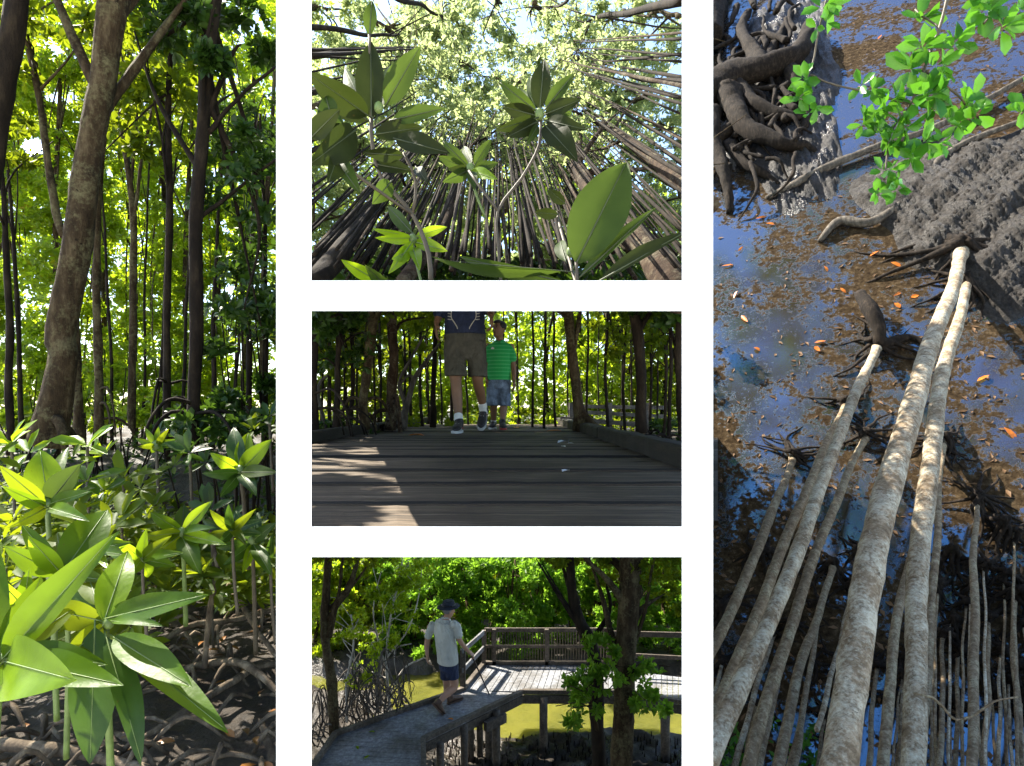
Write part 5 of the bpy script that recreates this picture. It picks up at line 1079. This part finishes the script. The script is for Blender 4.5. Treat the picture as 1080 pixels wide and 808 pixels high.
# ---- man with hat and cane, walking away
d = 9.15; om = thing('person', 'man in pale shirt, navy shorts and dark hat walking along the deck with a cane', 'person', (P(472, 745, d)[0], d, -D4))
C4 = lambda x, y, dd=0: P(*Q4(x, y), d + dd)
fw = norm(np.array((.75, .65, 0)))      # facing
rt = norm(np.array((.65, -.75, 0)))
hd = C4(403, 166); neck = C4(398, 186); chs = C4(388, 215); pel = C4(404, 318)
hA, kA, aA = C4(410, 330, -.06), C4(420, 378, -.04), C4(376, 424, -.2)
hB, kB, aB = C4(398, 330, .08), C4(399, 380, .16), C4(410, 420, .14); aB[2] = -D4 + .09
body = MB()
limb(body, [hA, kA, kA * .62 + aA * .38 - fw * .02, aA], [.088, .058, .060, .036]); limb(body, [hB, kB, kB * .62 + aB * .38 - fw * .02, aB], [.088, .058, .060, .036])
loft(body, [(pel - Zv * .03, rt * .15, fw * .12), (pel + Zv * .1, rt * .16, fw * .13), (C4(395, 260), rt * .16, fw * .12), (chs, rt * .18, fw * .11), (C4(390, 196), rt * .12, fw * .08), (neck, rt * .055, fw * .055)])
limb(body, [neck - Zv * .02, hd - Zv * .03], [.052, .055])
limb(body, [C4(352, 215, .05), C4(343, 262, .05), C4(344, 293, -.0)], [.052, .042, .028]); hand(body, C4(344, 293), np.array((.05, .1, -1)), np.array((.8, .3, 0)), 1.15, .9, -1)
limb(body, [C4(426, 212, -.1), C4(434, 250, -.1), C4(460, 284, .0)], [.052, .042, .028]); hand(body, C4(459, 283), np.array((.7, .2, -.6)), np.array((-.3, .3, -.8)), 1.1, 1.5, 1)
head(body, hd, norm(fw + np.array((.3, -.1, -.25))), Zv, .98)
fuse('body', body, M['skin_light'], om, .007, 3)
hr = MB(); hr.ball(hd + Zv * .01 - fw * .02, (.080, .088, .075), 18, 12); fuse('hair', hr, plain('grey_hair', (.2, .19, .18), .8, 60, .3, .4), om, .008, 1)
st = MB(); loft(st, [(C4(401, 312), rt * .185, fw * .155), (C4(401, 302), rt * .185, fw * .155), (C4(397, 265), rt * .19, fw * .155), (C4(390, 220), rt * .205, fw * .14), (C4(390, 200), rt * .17, fw * .11), (C4(394, 190), rt * .08, fw * .075)])
limb(st, [C4(357, 209, .04), C4(347, 238, .05)], [.058, .064]); limb(st, [C4(418, 207, -.1), C4(426, 214, -.1), C4(431, 237, -.1)], [.066, .066, .066])
shirt = fuse('shirt', st, M['sage'], om, .008, 3)
m_ = MB(); m_.tube([C4(394, 187) + rt * .07, C4(394, 187) - fw * .07, C4(394, 187) - rt * .07, C4(394, 187) + fw * .05, C4(394, 187) + rt * .07], .014, 7); m_.obj('collar', M['sage'], shirt)
sh = MB(); loft(sh, [(pel + Zv * .03, rt * .165, fw * .14), (pel - Zv * .05, rt * .17, fw * .145), (pel - Zv * .10, rt * .14, fw * .12)])
for h_, k_ in ((hA, kA), (hB, kB)): e_ = h_ * .5 + k_ * .5; loft(sh, [(h_ + Zv * .03, rt * .10, fw * .11), (e_, rt * .098, fw * .105), (e_ - Zv * .01, rt * .09, fw * .10)], 18)
fuse('shorts', sh, M['navy'], om, .008, 2)
ht = MB(); hc = hd + Zv * .055; 
loft(ht, [(hc + rt * .0, rt * .092, fw * .105), (hc + Zv * .05, rt * .088, fw * .10), (hc + Zv * .085, rt * .078, fw * .09), (hc + Zv * .092, rt * .05, fw * .06)], 24)
loft(ht, [(hc - Zv * .012, rt * .16, fw * .185), (hc - Zv * .002, rt * .165, fw * .19), (hc + Zv * .012, rt * .10, fw * .11)], 28); hat = fuse('hat', ht, M['hat'], om, .006, 1)
m_ = MB(); m_.tube([hc + Zv * .022 + rt * .094 * math.cos(a) + fw * .106 * math.sin(a) for a in np.linspace(0, 6.283, 25)], .008, 6, cap=False); m_.obj('hat_band', M['cane'], hat)
shoe(om, aA + Zv * .0, aA + np.array((.55, .25, -.75)), 1.05, up=(-.7, -.3, .7) if False else norm(np.array((.6, .4, .6))), mats=('sandal', 'sandal'), nm='sandal'); shoe(om, aB, aB + fw, 1.05, mats=('sandal', 'sandal'), nm='sandal')
cn = MB(); h0 = C4(467, 292, .04); tip = H4(516, 401); cn.tube([h0 + Zv * .03 - fw * .05, h0 + Zv * .03 + fw * .01, h0, h0 * .5 + tip * .5, tip], [.014, .014, .013, .012, .011], 8)
tagm(cn.obj('walking_cane', M['cane'], loc=tip), 'thin black cane held out ahead in the hand of the man on the deck', 'cane')

# ================================================================== PANEL 5: trees over a leaf-strewn tidal pool
n5 = norm(np.array((-.35, -.72, .60))); c5 = P(900, 430, 8.0); k5 = float(np.dot(n5, c5))
def S5(X, Y, lift=0):
    r = np.array(((X - CX) / F, 1, (HY - Y) / F)); return r * (k5 + lift) / float(np.dot(n5, r))
def dep5(X, Y): return S5(X, Y)[1]
m, N, L = newmat('tidal_pool'); b = N['Principled BSDF']; M['pool'] = m
n1 = noise(N, L, .55, 4, .6, dist=.4); n2 = noise(N, L, 13, 8, .75); n3 = noise(N, L, 4.5, 8, .75)
mm_ = N.new('ShaderNodeMath'); mm_.operation = 'ADD'; mm_.use_clamp = False; L.new(n1, mm_.inputs[0])
m2_ = N.new('ShaderNodeMath'); m2_.operation = 'MULTIPLY'; m2_.inputs[1].default_value = .9; L.new(n3, m2_.inputs[0]); L.new(m2_.outputs[0], mm_.inputs[1])
m3_ = N.new('ShaderNodeMath'); m3_.operation = 'MULTIPLY_ADD'; m3_.inputs[1].default_value = .85; L.new(n2, m3_.inputs[0]); L.new(mm_.outputs[0], m3_.inputs[2])  # fine noise paints dark speckles like mirrored leaves
f = ramp(N, L, m3_.outputs[0], [(0, (0, 0, 0)), (1, (1, 1, 1))])
thr = N.new('ShaderNodeMapRange'); thr.inputs['From Min'].default_value = 1.36; thr.inputs['From Max'].default_value = 1.41; L.new(m3_.outputs[0], thr.inputs['Value'])
mc = ramp(N, L, n2, [(.3, (.012, .007, .0035)), (.5, (.044, .029, .015)), (.7, (.12, .084, .046))])
col = mixc(N, L, thr.outputs[0], mc, (.034, .025, .014)); L.new(col, b.inputs['Base Color'])
rg = N.new('ShaderNodeMapRange'); rg.inputs['To Min'].default_value = .95; rg.inputs['To Max'].default_value = .025; L.new(thr.outputs[0], rg.inputs['Value']); L.new(rg.outputs[0], b.inputs['Roughness'])
ir = N.new('ShaderNodeMapRange'); ir.inputs['To Min'].default_value = 1.12; ir.inputs['To Max'].default_value = 3.2; L.new(thr.outputs[0], ir.inputs['Value']); L.new(ir.outputs[0], b.inputs['IOR'])
b.inputs['Specular Tint'].default_value = (.26, .60, 1, 1)  # blue put into the gloss so the mirrored sky looks bluer
bs = N.new('ShaderNodeMapRange'); bs.inputs['To Min'].default_value = .7; bs.inputs['To Max'].default_value = .03; L.new(thr.outputs[0], bs.inputs['Value'])
bb = N.new('ShaderNodeBump'); bb.inputs['Distance'].default_value = .04; L.new(n2, bb.inputs['Height']); L.new(bs.outputs[0], bb.inputs['Strength']); L.new(bb.outputs[0], b.inputs['Normal'])
sheet('tidal_pool', M['pool'], lambda u, v: S5(735 + 460 * u, 900 - 1000 * v), 24, 40)
# grey mud mound, upper right
def mound(name, lab, X, Y, rx, ry, h_, mat, n=40):
    c = S5(X, Y); dd = c[1]; e1 = norm(np.cross(n5, (0, 0, 1.))); e1 = e1 if e1[0] > 0 else -e1; e2 = norm(np.cross(e1, n5)); e2 = e2 if e2[2] > 0 else -e2
    V = []; 
    for i in range(n + 1):
        for j in range(n + 1):
            a, b_ = i / n * 2 - 1, j / n * 2 - 1; r = math.hypot(a, b_); ang = math.atan2(b_, a)
            k = max(0, 1 - (r * (1.3 + .18 * math.sin(ang * 3 + X) + .1 * math.sin(ang * 7))) ** 2)
            hh = h_ * k ** .7 + (.05 * fbm(a * 3 + X, b_ * 3, 2) + .013 * R.normal()) * min(1, k * 4) - .03
            V.append(S5(X + a * rx, Y + b_ * ry) + n5 * hh)
    Fq = [(i * (n + 1) + j, (i + 1) * (n + 1) + j, (i + 1) * (n + 1) + j + 1, i * (n + 1) + j + 1) for i in range(n) for j in range(n)]
    o = mesh_obj(name, V, Fq, mat); structure(o); return o
mound('mud_mound', '', 1050, 225, 165, 125, .26, M['mud_grey'], 150); mound('mud_mound', '', 825, 110, 92, 150, .18, M['mud_black'], 90)
def E5(x, y, up=True): return (745 + x / 2, y / 2 if up else 404 + y / 2)
def rootstar(mb, X, Y, n, l, r, h=.12, dirb=None):
    c = S5(X, Y); e1 = norm(np.cross(n5, (0, 0, 1.))); e2 = norm(np.cross(e1, n5))
    for i in range(n):
        a = R.uniform(0, 6.28) if dirb is None else R.normal(dirb, .9); ll = l * R.uniform(.5, 1.15); dv = e1 * math.cos(a) + e2 * math.sin(a); dv2 = norm(dv + (e1 * R.normal() + e2 * R.normal()) * .5)
        q, qr = spline([c + n5 * h * 3.2, c + dv * ll * .16 + n5 * h * 2.0, c + (dv + dv2) * .5 * ll * .55 + n5 * h * .6, c + dv2 * ll + n5 * -.02], [r * 1.1, r * .9, r * .5, r * .14], .06)
        mb.tube(wob(q, .02), qr, 7, .15)
def t5(lab, pts, mat, w0=None, group=None, seg=14, nroot=8, rl=.5, lump=.05, cat='tree', bd=None, fork=None):
    """trunk from its root crown on the pool (first point) toward the viewer; pts (X, Y, w_px)."""
    X0, Y0, _ = pts[0]; d0 = dep5(X0, Y0) - .05; X1, Y1, _ = pts[-1]; d1 = bd or 2.2
    tot = sum(math.hypot(pts[i + 1][0] - pts[i][0], pts[i + 1][1] - pts[i][1]) for i in range(len(pts) - 1)); acc = 0; path = []
    for i, (X, Y, w_) in enumerate(pts):
        if i: acc += math.hypot(X - pts[i - 1][0], Y - pts[i - 1][1])
        f_ = acc / tot; d = 1 / ((1 - f_) / d0 + f_ / d1); path.append((X, Y, d, w_ * .84))
    p_, r_ = px_path(path); t = thing('mangrove_tree', lab, cat, S5(X0, Y0), group)
    q, qr = spline(p_, r_, .08); q = wob(q, .008 + .12 * r_[-1]); L_ = np.linalg.norm(q - q[0], axis=1); qr = qr * (1 + .55 * np.exp(-L_ / (r_[0] * 4))); mb = MB(); mb.tube(q, qr, seg, lump)
    mb.obj('trunk', M[mat], t)
    if nroot:
        rb = MB(); rootstar(rb, X0, Y0, nroot + 3, rl, max(.025, r_[0] * .75), max(.06, r_[0] * .95)); rb.obj('prop_roots', M['root_dark'], t)
    return t
t5('thickest pale lichen-patched trunk running from the mud mound to the lower edge', [(1013, 266, 13), (1004, 300, 15), (972, 404, 23), (942, 504, 30), (917, 604, 34), (890, 740, 38), (872, 830, 42), (862, 880, 45)], 'bark_pale', seg=26, nroot=12, rl=1.5, bd=2.0)
t5('pale trunk rising beside the thickest one from the same root crown', [(1018, 300, 9), (1012, 330, 12), (995, 404, 17), (972, 569, 23), (963, 690, 24), (956, 808, 27), (952, 880, 29)], 'bark_pale', seg=20, nroot=5, rl=1.0, bd=2.6)
t5('long pale trunk slanting to the left edge from the dark stump-like root', [(924, 366, 9), (907, 404, 12), (880, 480, 14), (852, 554, 17), (815, 640, 19), (770, 740, 24), (745, 800, 27)], 'bark_pale', seg=18, nroot=7, rl=.9, bd=2.4)
t5('tan trunk close along the left side of the long slanting one', [(892, 428, 8), (862, 490, 11), (835, 554, 12), (805, 630, 13), (775, 704, 15), (742, 790, 18)], 'bark_tan', nroot=5, rl=.6, bd=2.8)
t5('tan trunk just right of the long slanting one, ending at the lower left', [(913, 462, 7), (885, 520, 10), (852, 604, 12), (825, 690, 14), (803, 770, 16), (785, 850, 17)], 'bark_tan', nroot=7, rl=.6, bd=3.0)
t5('short tan trunk near the left edge of the pool view', [(836, 484, 7), (815, 540, 11), (795, 589, 12), (772, 640, 13), (745, 695, 14)], 'bark_tan', nroot=8, rl=.6, bd=3.6)
t5('tan trunk starting low in the middle left of the pool', [(877, 596, 7), (862, 650, 9), (850, 690, 11), (822, 800, 14), (808, 860, 16)], 'bark_tan', nroot=7, rl=.5, bd=3.4)
t5('slim brown trunk between the two thickest pale trunks', [(984, 470, 5), (966, 560, 8), (948, 654, 11), (940, 720, 12), (931, 808, 14), (926, 870, 15)], 'bark_tan', nroot=5, rl=.5, bd=3.2)
t5('slim tan trunk hugging the right side of the second pale trunk', [(996, 466, 6), (988, 540, 8), (982, 640, 9), (977, 740, 11), (973, 870, 12)], 'bark_tan', nroot=5, rl=.5, bd=3.4)
t5('straight tan trunk standing alone on the right with a dark root clump on top', [(1030, 530, 5), (1029, 590, 8), (1026, 704, 11), (1021, 808, 12), (1018, 870, 13)], 'bark_tan', nroot=9, rl=.7, bd=3.2)
G5 = 'slender trunks crowding the lower part of the pool view'
lowt = [(1068, 630, 1077, 808, 8), (1042, 655, 1040, 808, 7), (1056, 690, 1052, 808, 5), (1010, 690, 1008, 808, 6), (996, 670, 990, 808, 7), (1080, 660, 1092, 808, 7), (866, 640, 835, 808, 8), (835, 660, 800, 808, 9), (900, 620, 880, 700, 6),
        (925, 705, 915, 808, 7), (855, 700, 838, 808, 7), (815, 668, 775, 808, 8), (790, 690, 755, 808, 9), (1030, 700, 1034, 808, 4), (1064, 720, 1066, 808, 4), (1003, 740, 1001, 808, 4), (800, 745, 783, 808, 7), (763, 700, 745, 760, 6),
        (1018, 640, 1013, 808, 4), (950, 740, 946, 808, 5), (898, 740, 892, 808, 5), (870, 755, 862, 808, 5), (1047, 735, 1047, 808, 4), (1072, 745, 1080, 808, 4), (985, 750, 984, 808, 5), (1058, 610, 1062, 808, 4), (1038, 600, 1040, 808, 4)]
lowt += [(R.uniform(985, 1085), R.uniform(560, 740), 0, 808, R.uniform(2.5, 4.5)) for _ in range(9)] + [(R.uniform(860, 980), R.uniform(690, 760), 0, 808, R.uniform(3, 5)) for _ in range(4)]
lowt = [(a, b_, c_ if c_ else a + (a - 1040) * .06 * (1 if a > 985 else 1.8), e_, w_) for a, b_, c_, e_, w_ in lowt]
for i, (a, b_, c_, e_, w_) in enumerate(lowt):
    sx_ = (c_ - a) / max(1, e_ - b_)
    t5('slender tan trunk crowding the lower part of the pool view', [(a, b_, w_ * .6), ((a + c_) / 2, (b_ + e_) / 2, w_ * .85), (c_, e_, w_), (c_ + sx_ * 70, e_ + 70, w_ * 1.1)], ['bark_tan', 'bark_tan', 'bark_pale'][i % 3], group=G5, seg=9, nroot=5, rl=.36, bd=R.uniform(3.6, 4.6))
# root clumps without a visible trunk
for lab, X, Y, n, l, r in (('tangled root clump at the pool edge, left of the slanting trunks', 806, 590, 12, .45, .035), ('dark root clump left of the lower middle of the pool', 765, 645, 12, .5, .035), ('dark root clump just left of the lone straight trunk', 1000, 590, 9, .35, .03),
                           ('dark root clump near the right edge, mid height', 1070, 632, 9, .4, .03), ('dark root clump behind the thickest trunk near mid height', 905, 590, 10, .4, .03), ('small root clump by the right edge of the pool', 1052, 560, 8, .4, .03)):
    mb = MB(); rootstar(mb, X, Y, n, l, r, .1); tagm(mb.obj('root_clump', M['root_dark'], loc=S5(X, Y)), lab, 'roots')
# big dark root mass upper left
mb = MB(); t = thing('mangrove_tree', 'massive dark knot of twisted roots in the upper left of the pool view', 'tree', S5(790, 120))
def hug(pp, lift, wpx):
    pts = [S5(X, Y) + n5 * l for X, Y, l in pp]; return pts, [w_ * .82 / F * p[1] / 2 for w_, p in zip(wpx, pts)]
for pp, ww in (([(735, 130, .5), (770, 105, .5), (810, 92, .45), (845, 70, .35), (850, 40, .25)], [46, 40, 34, 24, 14]), ([(810, 95, .4), (795, 70, .35), (782, 45, .3), (790, 20, .2)], [26, 18, 14, 9]), ([(770, 120, .5), (785, 150, .45), (820, 165, .3), (850, 160, .1), (862, 165, 0)], [34, 24, 18, 12, 8]),
               ([(752, 140, .5), (757, 175, .4), (768, 205, .2), (770, 225, 0)], [26, 16, 13, 8]), ([(745, 60, .4), (752, 20, .3), (760, -20, .3)], [40, 36, 34]), ([(780, 110, .45), (800, 130, .4), (835, 135, .25), (850, 120, .1)], [20, 16, 14, 9]),
               ([(740, 190, .3), (760, 160, .35), (790, 140, .3)], [18, 16, 12]), ([(835, 90, .35), (845, 110, .25), (848, 135, .1), (840, 150, 0)], [18, 14, 11, 8]), ([(770, 165, .3), (790, 185, .2), (812, 190, .05), (820, 195, 0)], [14, 12, 9, 6]), ([(800, 90, .3), (815, 60, .2), (830, 30, .1), (836, 10, 0)], [16, 12, 9, 6])):
    p_, r_ = hug(pp, 0, ww); q, qr = spline(p_, r_, .08); mb.tube(wob(q, .02), qr, 14, .14)
for _ in range(60):
    X, Y = R.uniform(750, 840), R.uniform(20, 200); a = R.uniform(0, 6.28); l = R.uniform(25, 50)
    p_, r_ = hug([(X, Y, .34), (X + math.cos(a) * l * .5, Y + math.sin(a) * l * .5, .3), (X + math.cos(a + .5) * l, Y + math.sin(a + .5) * l, .02)], 0, [R.uniform(4, 10), 5, 1.5]); q, qr = spline(p_, r_, .08); mb.tube(wob(q, .02), qr, 7, .15)
mb.obj('prop_roots', M['root_dark'], t)
for lab, pp, ww in (('grey sunken log lying across the pool, the upper of two', [(808, 210, .03), (830, 202, .08), (870, 182, .1), (925, 160, .1), (985, 140, .1), (1060, 100, .12), (1090, 80, .1)], [5, 10, 10, 9, 8, 7, 6]), ('grey curved sunken log below the upper one, bending up to the leaves', [(864, 256, .03), (884, 238, .08), (915, 240, .1), (945, 222, .1), (975, 190, .1), (1010, 160, .1), (1085, 130, .1)], [6, 12, 11, 9, 8, 8, 7]),
                     ('dark broken stump-like root above the long slanting trunk', [(905, 322, .25), (915, 340, .3), (925, 356, .25), (930, 370, .15), (960, 358, .05), (985, 372, 0)], [12, 20, 18, 16, 8, 4])):
    p_, r_ = hug(pp, 0, ww); q, qr = spline(p_, r_, .06); m_ = MB(); m_.tube(wob(q, .01), qr, 14, .10); tagm(m_.obj('mangrove_root', M['root_grey' if 'log' in lab else 'root_dark'], loc=p_[0]), lab, 'root')
p_, r_ = px_path([(964, 731, 3.0, 3), (984, 736, 3.0, 2.8), (998, 750, 3.0, 2.8), (1008, 759, 3.0, 2.6), (1028, 754, 3.0, 2.4), (1048, 740, 3.0, 2.2), (1074, 735, 3.0, 1.6)]); q, qr = spline(p_, r_, .04); m_ = MB(); m_.tube(q, qr, 8, .08)
tagm(m_.obj('bare_branch', M['bark_tan'], loc=p_[0]), 'thin pale curved branch hanging across the lower right trunks', 'branch')
# fallen leaves on the pool
n = 900; Xs = R.uniform(752, 1100, n); Ys = R.uniform(0, 800, n)
for i, (X, Y) in enumerate(((778, 308), (797, 232), (808, 237), (909, 201), (939, 278), (942, 314), (943, 321), (969, 313), (1034, 216), (1067, 200), (789, 341), (784, 261), (761, 282), (865, 372), (871, 361), (869, 282), (886, 305), (795, 368), (1043, 397), (927, 266), (975, 20), (930, 38), (1058, 452))):
    p = S5(X, Y) + n5 * .03; a = R.normal(size=3); V, Fq = leaves_np(np.array([p]), np.array([a - n5 * np.dot(a, n5)]), np.array([n5 + R.normal(size=3) * .3]), [R.uniform(.09, .2)], [R.uniform(.04, .08)], 1, R.uniform(-.1, .3))
    tagm(mesh_obj('fallen_leaf', V, Fq, M['leaf_orange'], None, loc=p), 'small orange fallen leaf floating on the pool', 'leaf', 'orange leaves scattered on the pool')
lv = Leaves(); P5 = np.array([S5(a, b_) + n5 * .012 for a, b_ in zip(Xs, Ys)]); A = R.normal(size=(n, 3)); lv.add(P5, A - np.outer(A @ n5, n5), np.tile(n5, (n, 1)) + R.normal(size=(n, 3)) * .1, R.uniform(.04, .13, n), R.uniform(.02, .05, n))
o = lv.obj('leaf_litter', plain('brown_leaf', (.12, .06, .02), .7), None, 0); o['kind'] = 'stuff'; tagm(o, 'small brown leaf litter scattered over the pool', 'leaf litter')
# green branches hanging in from the top
def sprig5(lab, stems, hubs, d0=2.6):
    t = thing('mangrove_sprig', lab, 'branch', P(*stems[0][0][:2], d0)); mb = MB()
    for s_ in stems:
        p_, r_ = px_path([(a, b_, d0 + c_, w_) for a, b_, c_, w_ in s_]); q, qr = spline(p_, r_, .03); mb.tube(wob(q, .003), qr, 7, .1)
    mb.obj('stem', M['stem'], t)
    for X, Y, dd, k, Lp in hubs:
        lv = Leaves(); c = P(X, Y, d0 + dd); lv.rosettes([c, c + R.normal(size=3) * .02], norm(np.array([(R.normal() * .4, -.8, .25), (R.normal() * .4, -.7, -.5)])), max(3, k // 2 + 1), Lp / F * (d0 + dd), .55, (40, 95))
        lv.obj('leaf_rosette', M['leaf_p5'], t, 1, .1)
    return t
sprig5('main bright green leafy branch hanging over the pool and mud mound', [[(1004, -20, 0, 4), (990, 30, 0, 3.5), (975, 75, 0, 3), (960, 110, 0, 3), (940, 140, 0, 2), (932, 190, 0, 2)], [(975, 75, 0, 2.5), (1010, 100, .05, 2), (1022, 118, .1, 2)], [(960, 110, 0, 2.5), (920, 98, .05, 2), (880, 90, .1, 2), (856, 78, .1, 1.5)], [(990, 30, 0, 2), (965, 10, .1, 2)]],
       [(972, 52, 0, 8, 25), (962, 72, 0, 7, 26), (992, 72, -.05, 7, 24), (975, 98, 0, 8, 24), (984, 115, 0, 7, 22), (945, 105, 0, 8, 23), (930, 118, 0, 7, 21), (912, 130, .05, 6, 18), (950, 130, 0, 8, 22), (938, 150, 0, 8, 20), (930, 180, 0, 7, 18), (928, 205, 0, 6, 17), (945, 192, 0, 6, 17), (958, 165, 0, 7, 19),
        (975, 150, 0, 7, 20), (990, 150, 0, 6, 18), (1018, 108, .05, 6, 22), (1022, 125, .1, 6, 20), (1000, 130, 0, 6, 18), (920, 95, .05, 6, 18), (925, 140, 0, 6, 18), (968, 20, .1, 6, 24), (1005, 45, 0, 6, 22), (985, 100, -.05, 6, 24)])
sprig5('bright leafy twig in the top right corner of the pool view', [[(1060, -25, 0, 3), (1048, 8, 0, 2), (1038, 25, 0, 2)], [(1048, 8, 0, 2), (1065, 30, 0, 2)]], [(1040, 12, 0, 7, 24), (1058, 28, 0, 6, 24), (1028, -2, 0, 6, 22), (1072, 10, 0, 6, 22)])
sprig5('small leafy twig at the right edge below the corner twig', [[(1110, 60, 0, 3), (1090, 100, 0, 2), (1078, 120, 0, 2)]], [(1076, 118, 0, 7, 22), (1082, 100, 0, 5, 20)])
sprig5('dark green leafy twig hanging at the top left over the big roots', [[(880, -20, 0, 2.5), (866, 20, .05, 2), (858, 60, .1, 2), (850, 90, .1, 2)]], [(866, 8, 0, 6, 24), (872, 24, 0, 4, 18), (846, 82, .1, 6, 20), (845, 100, .1, 6, 18), (852, 120, .1, 5, 17)])
for lab, X, Y in (('small green seedling patch low at the left of the pool view', 840, 790), ('tiny green seedling at the lower left corner of the pool view', 775, 795)):
    lv = Leaves(); c = S5(X, Y); C = c + R.normal(size=(30, 3)) * .14; lv.rosettes(C, np.tile(n5, (30, 1)), 5, .09); o = tagm(lv.obj('undergrowth', M['leaf_p5'], None, 0), lab, 'plant'); o['kind'] = 'stuff'
# canopy that the pool mirrors, above the opening
MC = []; mmb = MB()
for i, (x, y, z) in enumerate([(x_, y_, 5.6 + .52 * y_ + R.uniform(-.4, .8)) for x_, y_ in [(a_ + R.uniform(-.6, .6), b_ + R.uniform(-.6, .6)) for a_ in (.6, 2.7, 4.8, 6.9, 9.0) for b_ in (.8, 3.0, 5.2, 7.4, 9.6)]]):
    MC.append(((x, y, z), (1.6, 1.5, .5)))
    for q in range(6):
        a = R.uniform(0, 6.28); e_ = np.array((x + math.cos(a) * 1.5, y + math.sin(a) * 1.3, z + R.normal() * .2)); s1, s2 = spline([(x, y, z - .1), (np.array((x, y, z)) + e_) / 2 + R.normal(size=3) * .15, e_], [.07, .045, .015], .15); mmb.tube(s1, s2, 6, .1)
o = crown_leaves(MC, 460 * len(MC), 6, .15, .1).obj('canopy', M['leaf_mid'], None, 0); o['kind'] = 'stuff'; tagm(o, 'canopy above the pool, mirrored in its water', 'canopy')
o = mmb.obj('canopy_branches', M['bark_dark']); o['kind'] = 'stuff'; tagm(o, 'branches of the canopy above the pool, mirrored in its water', 'branches')
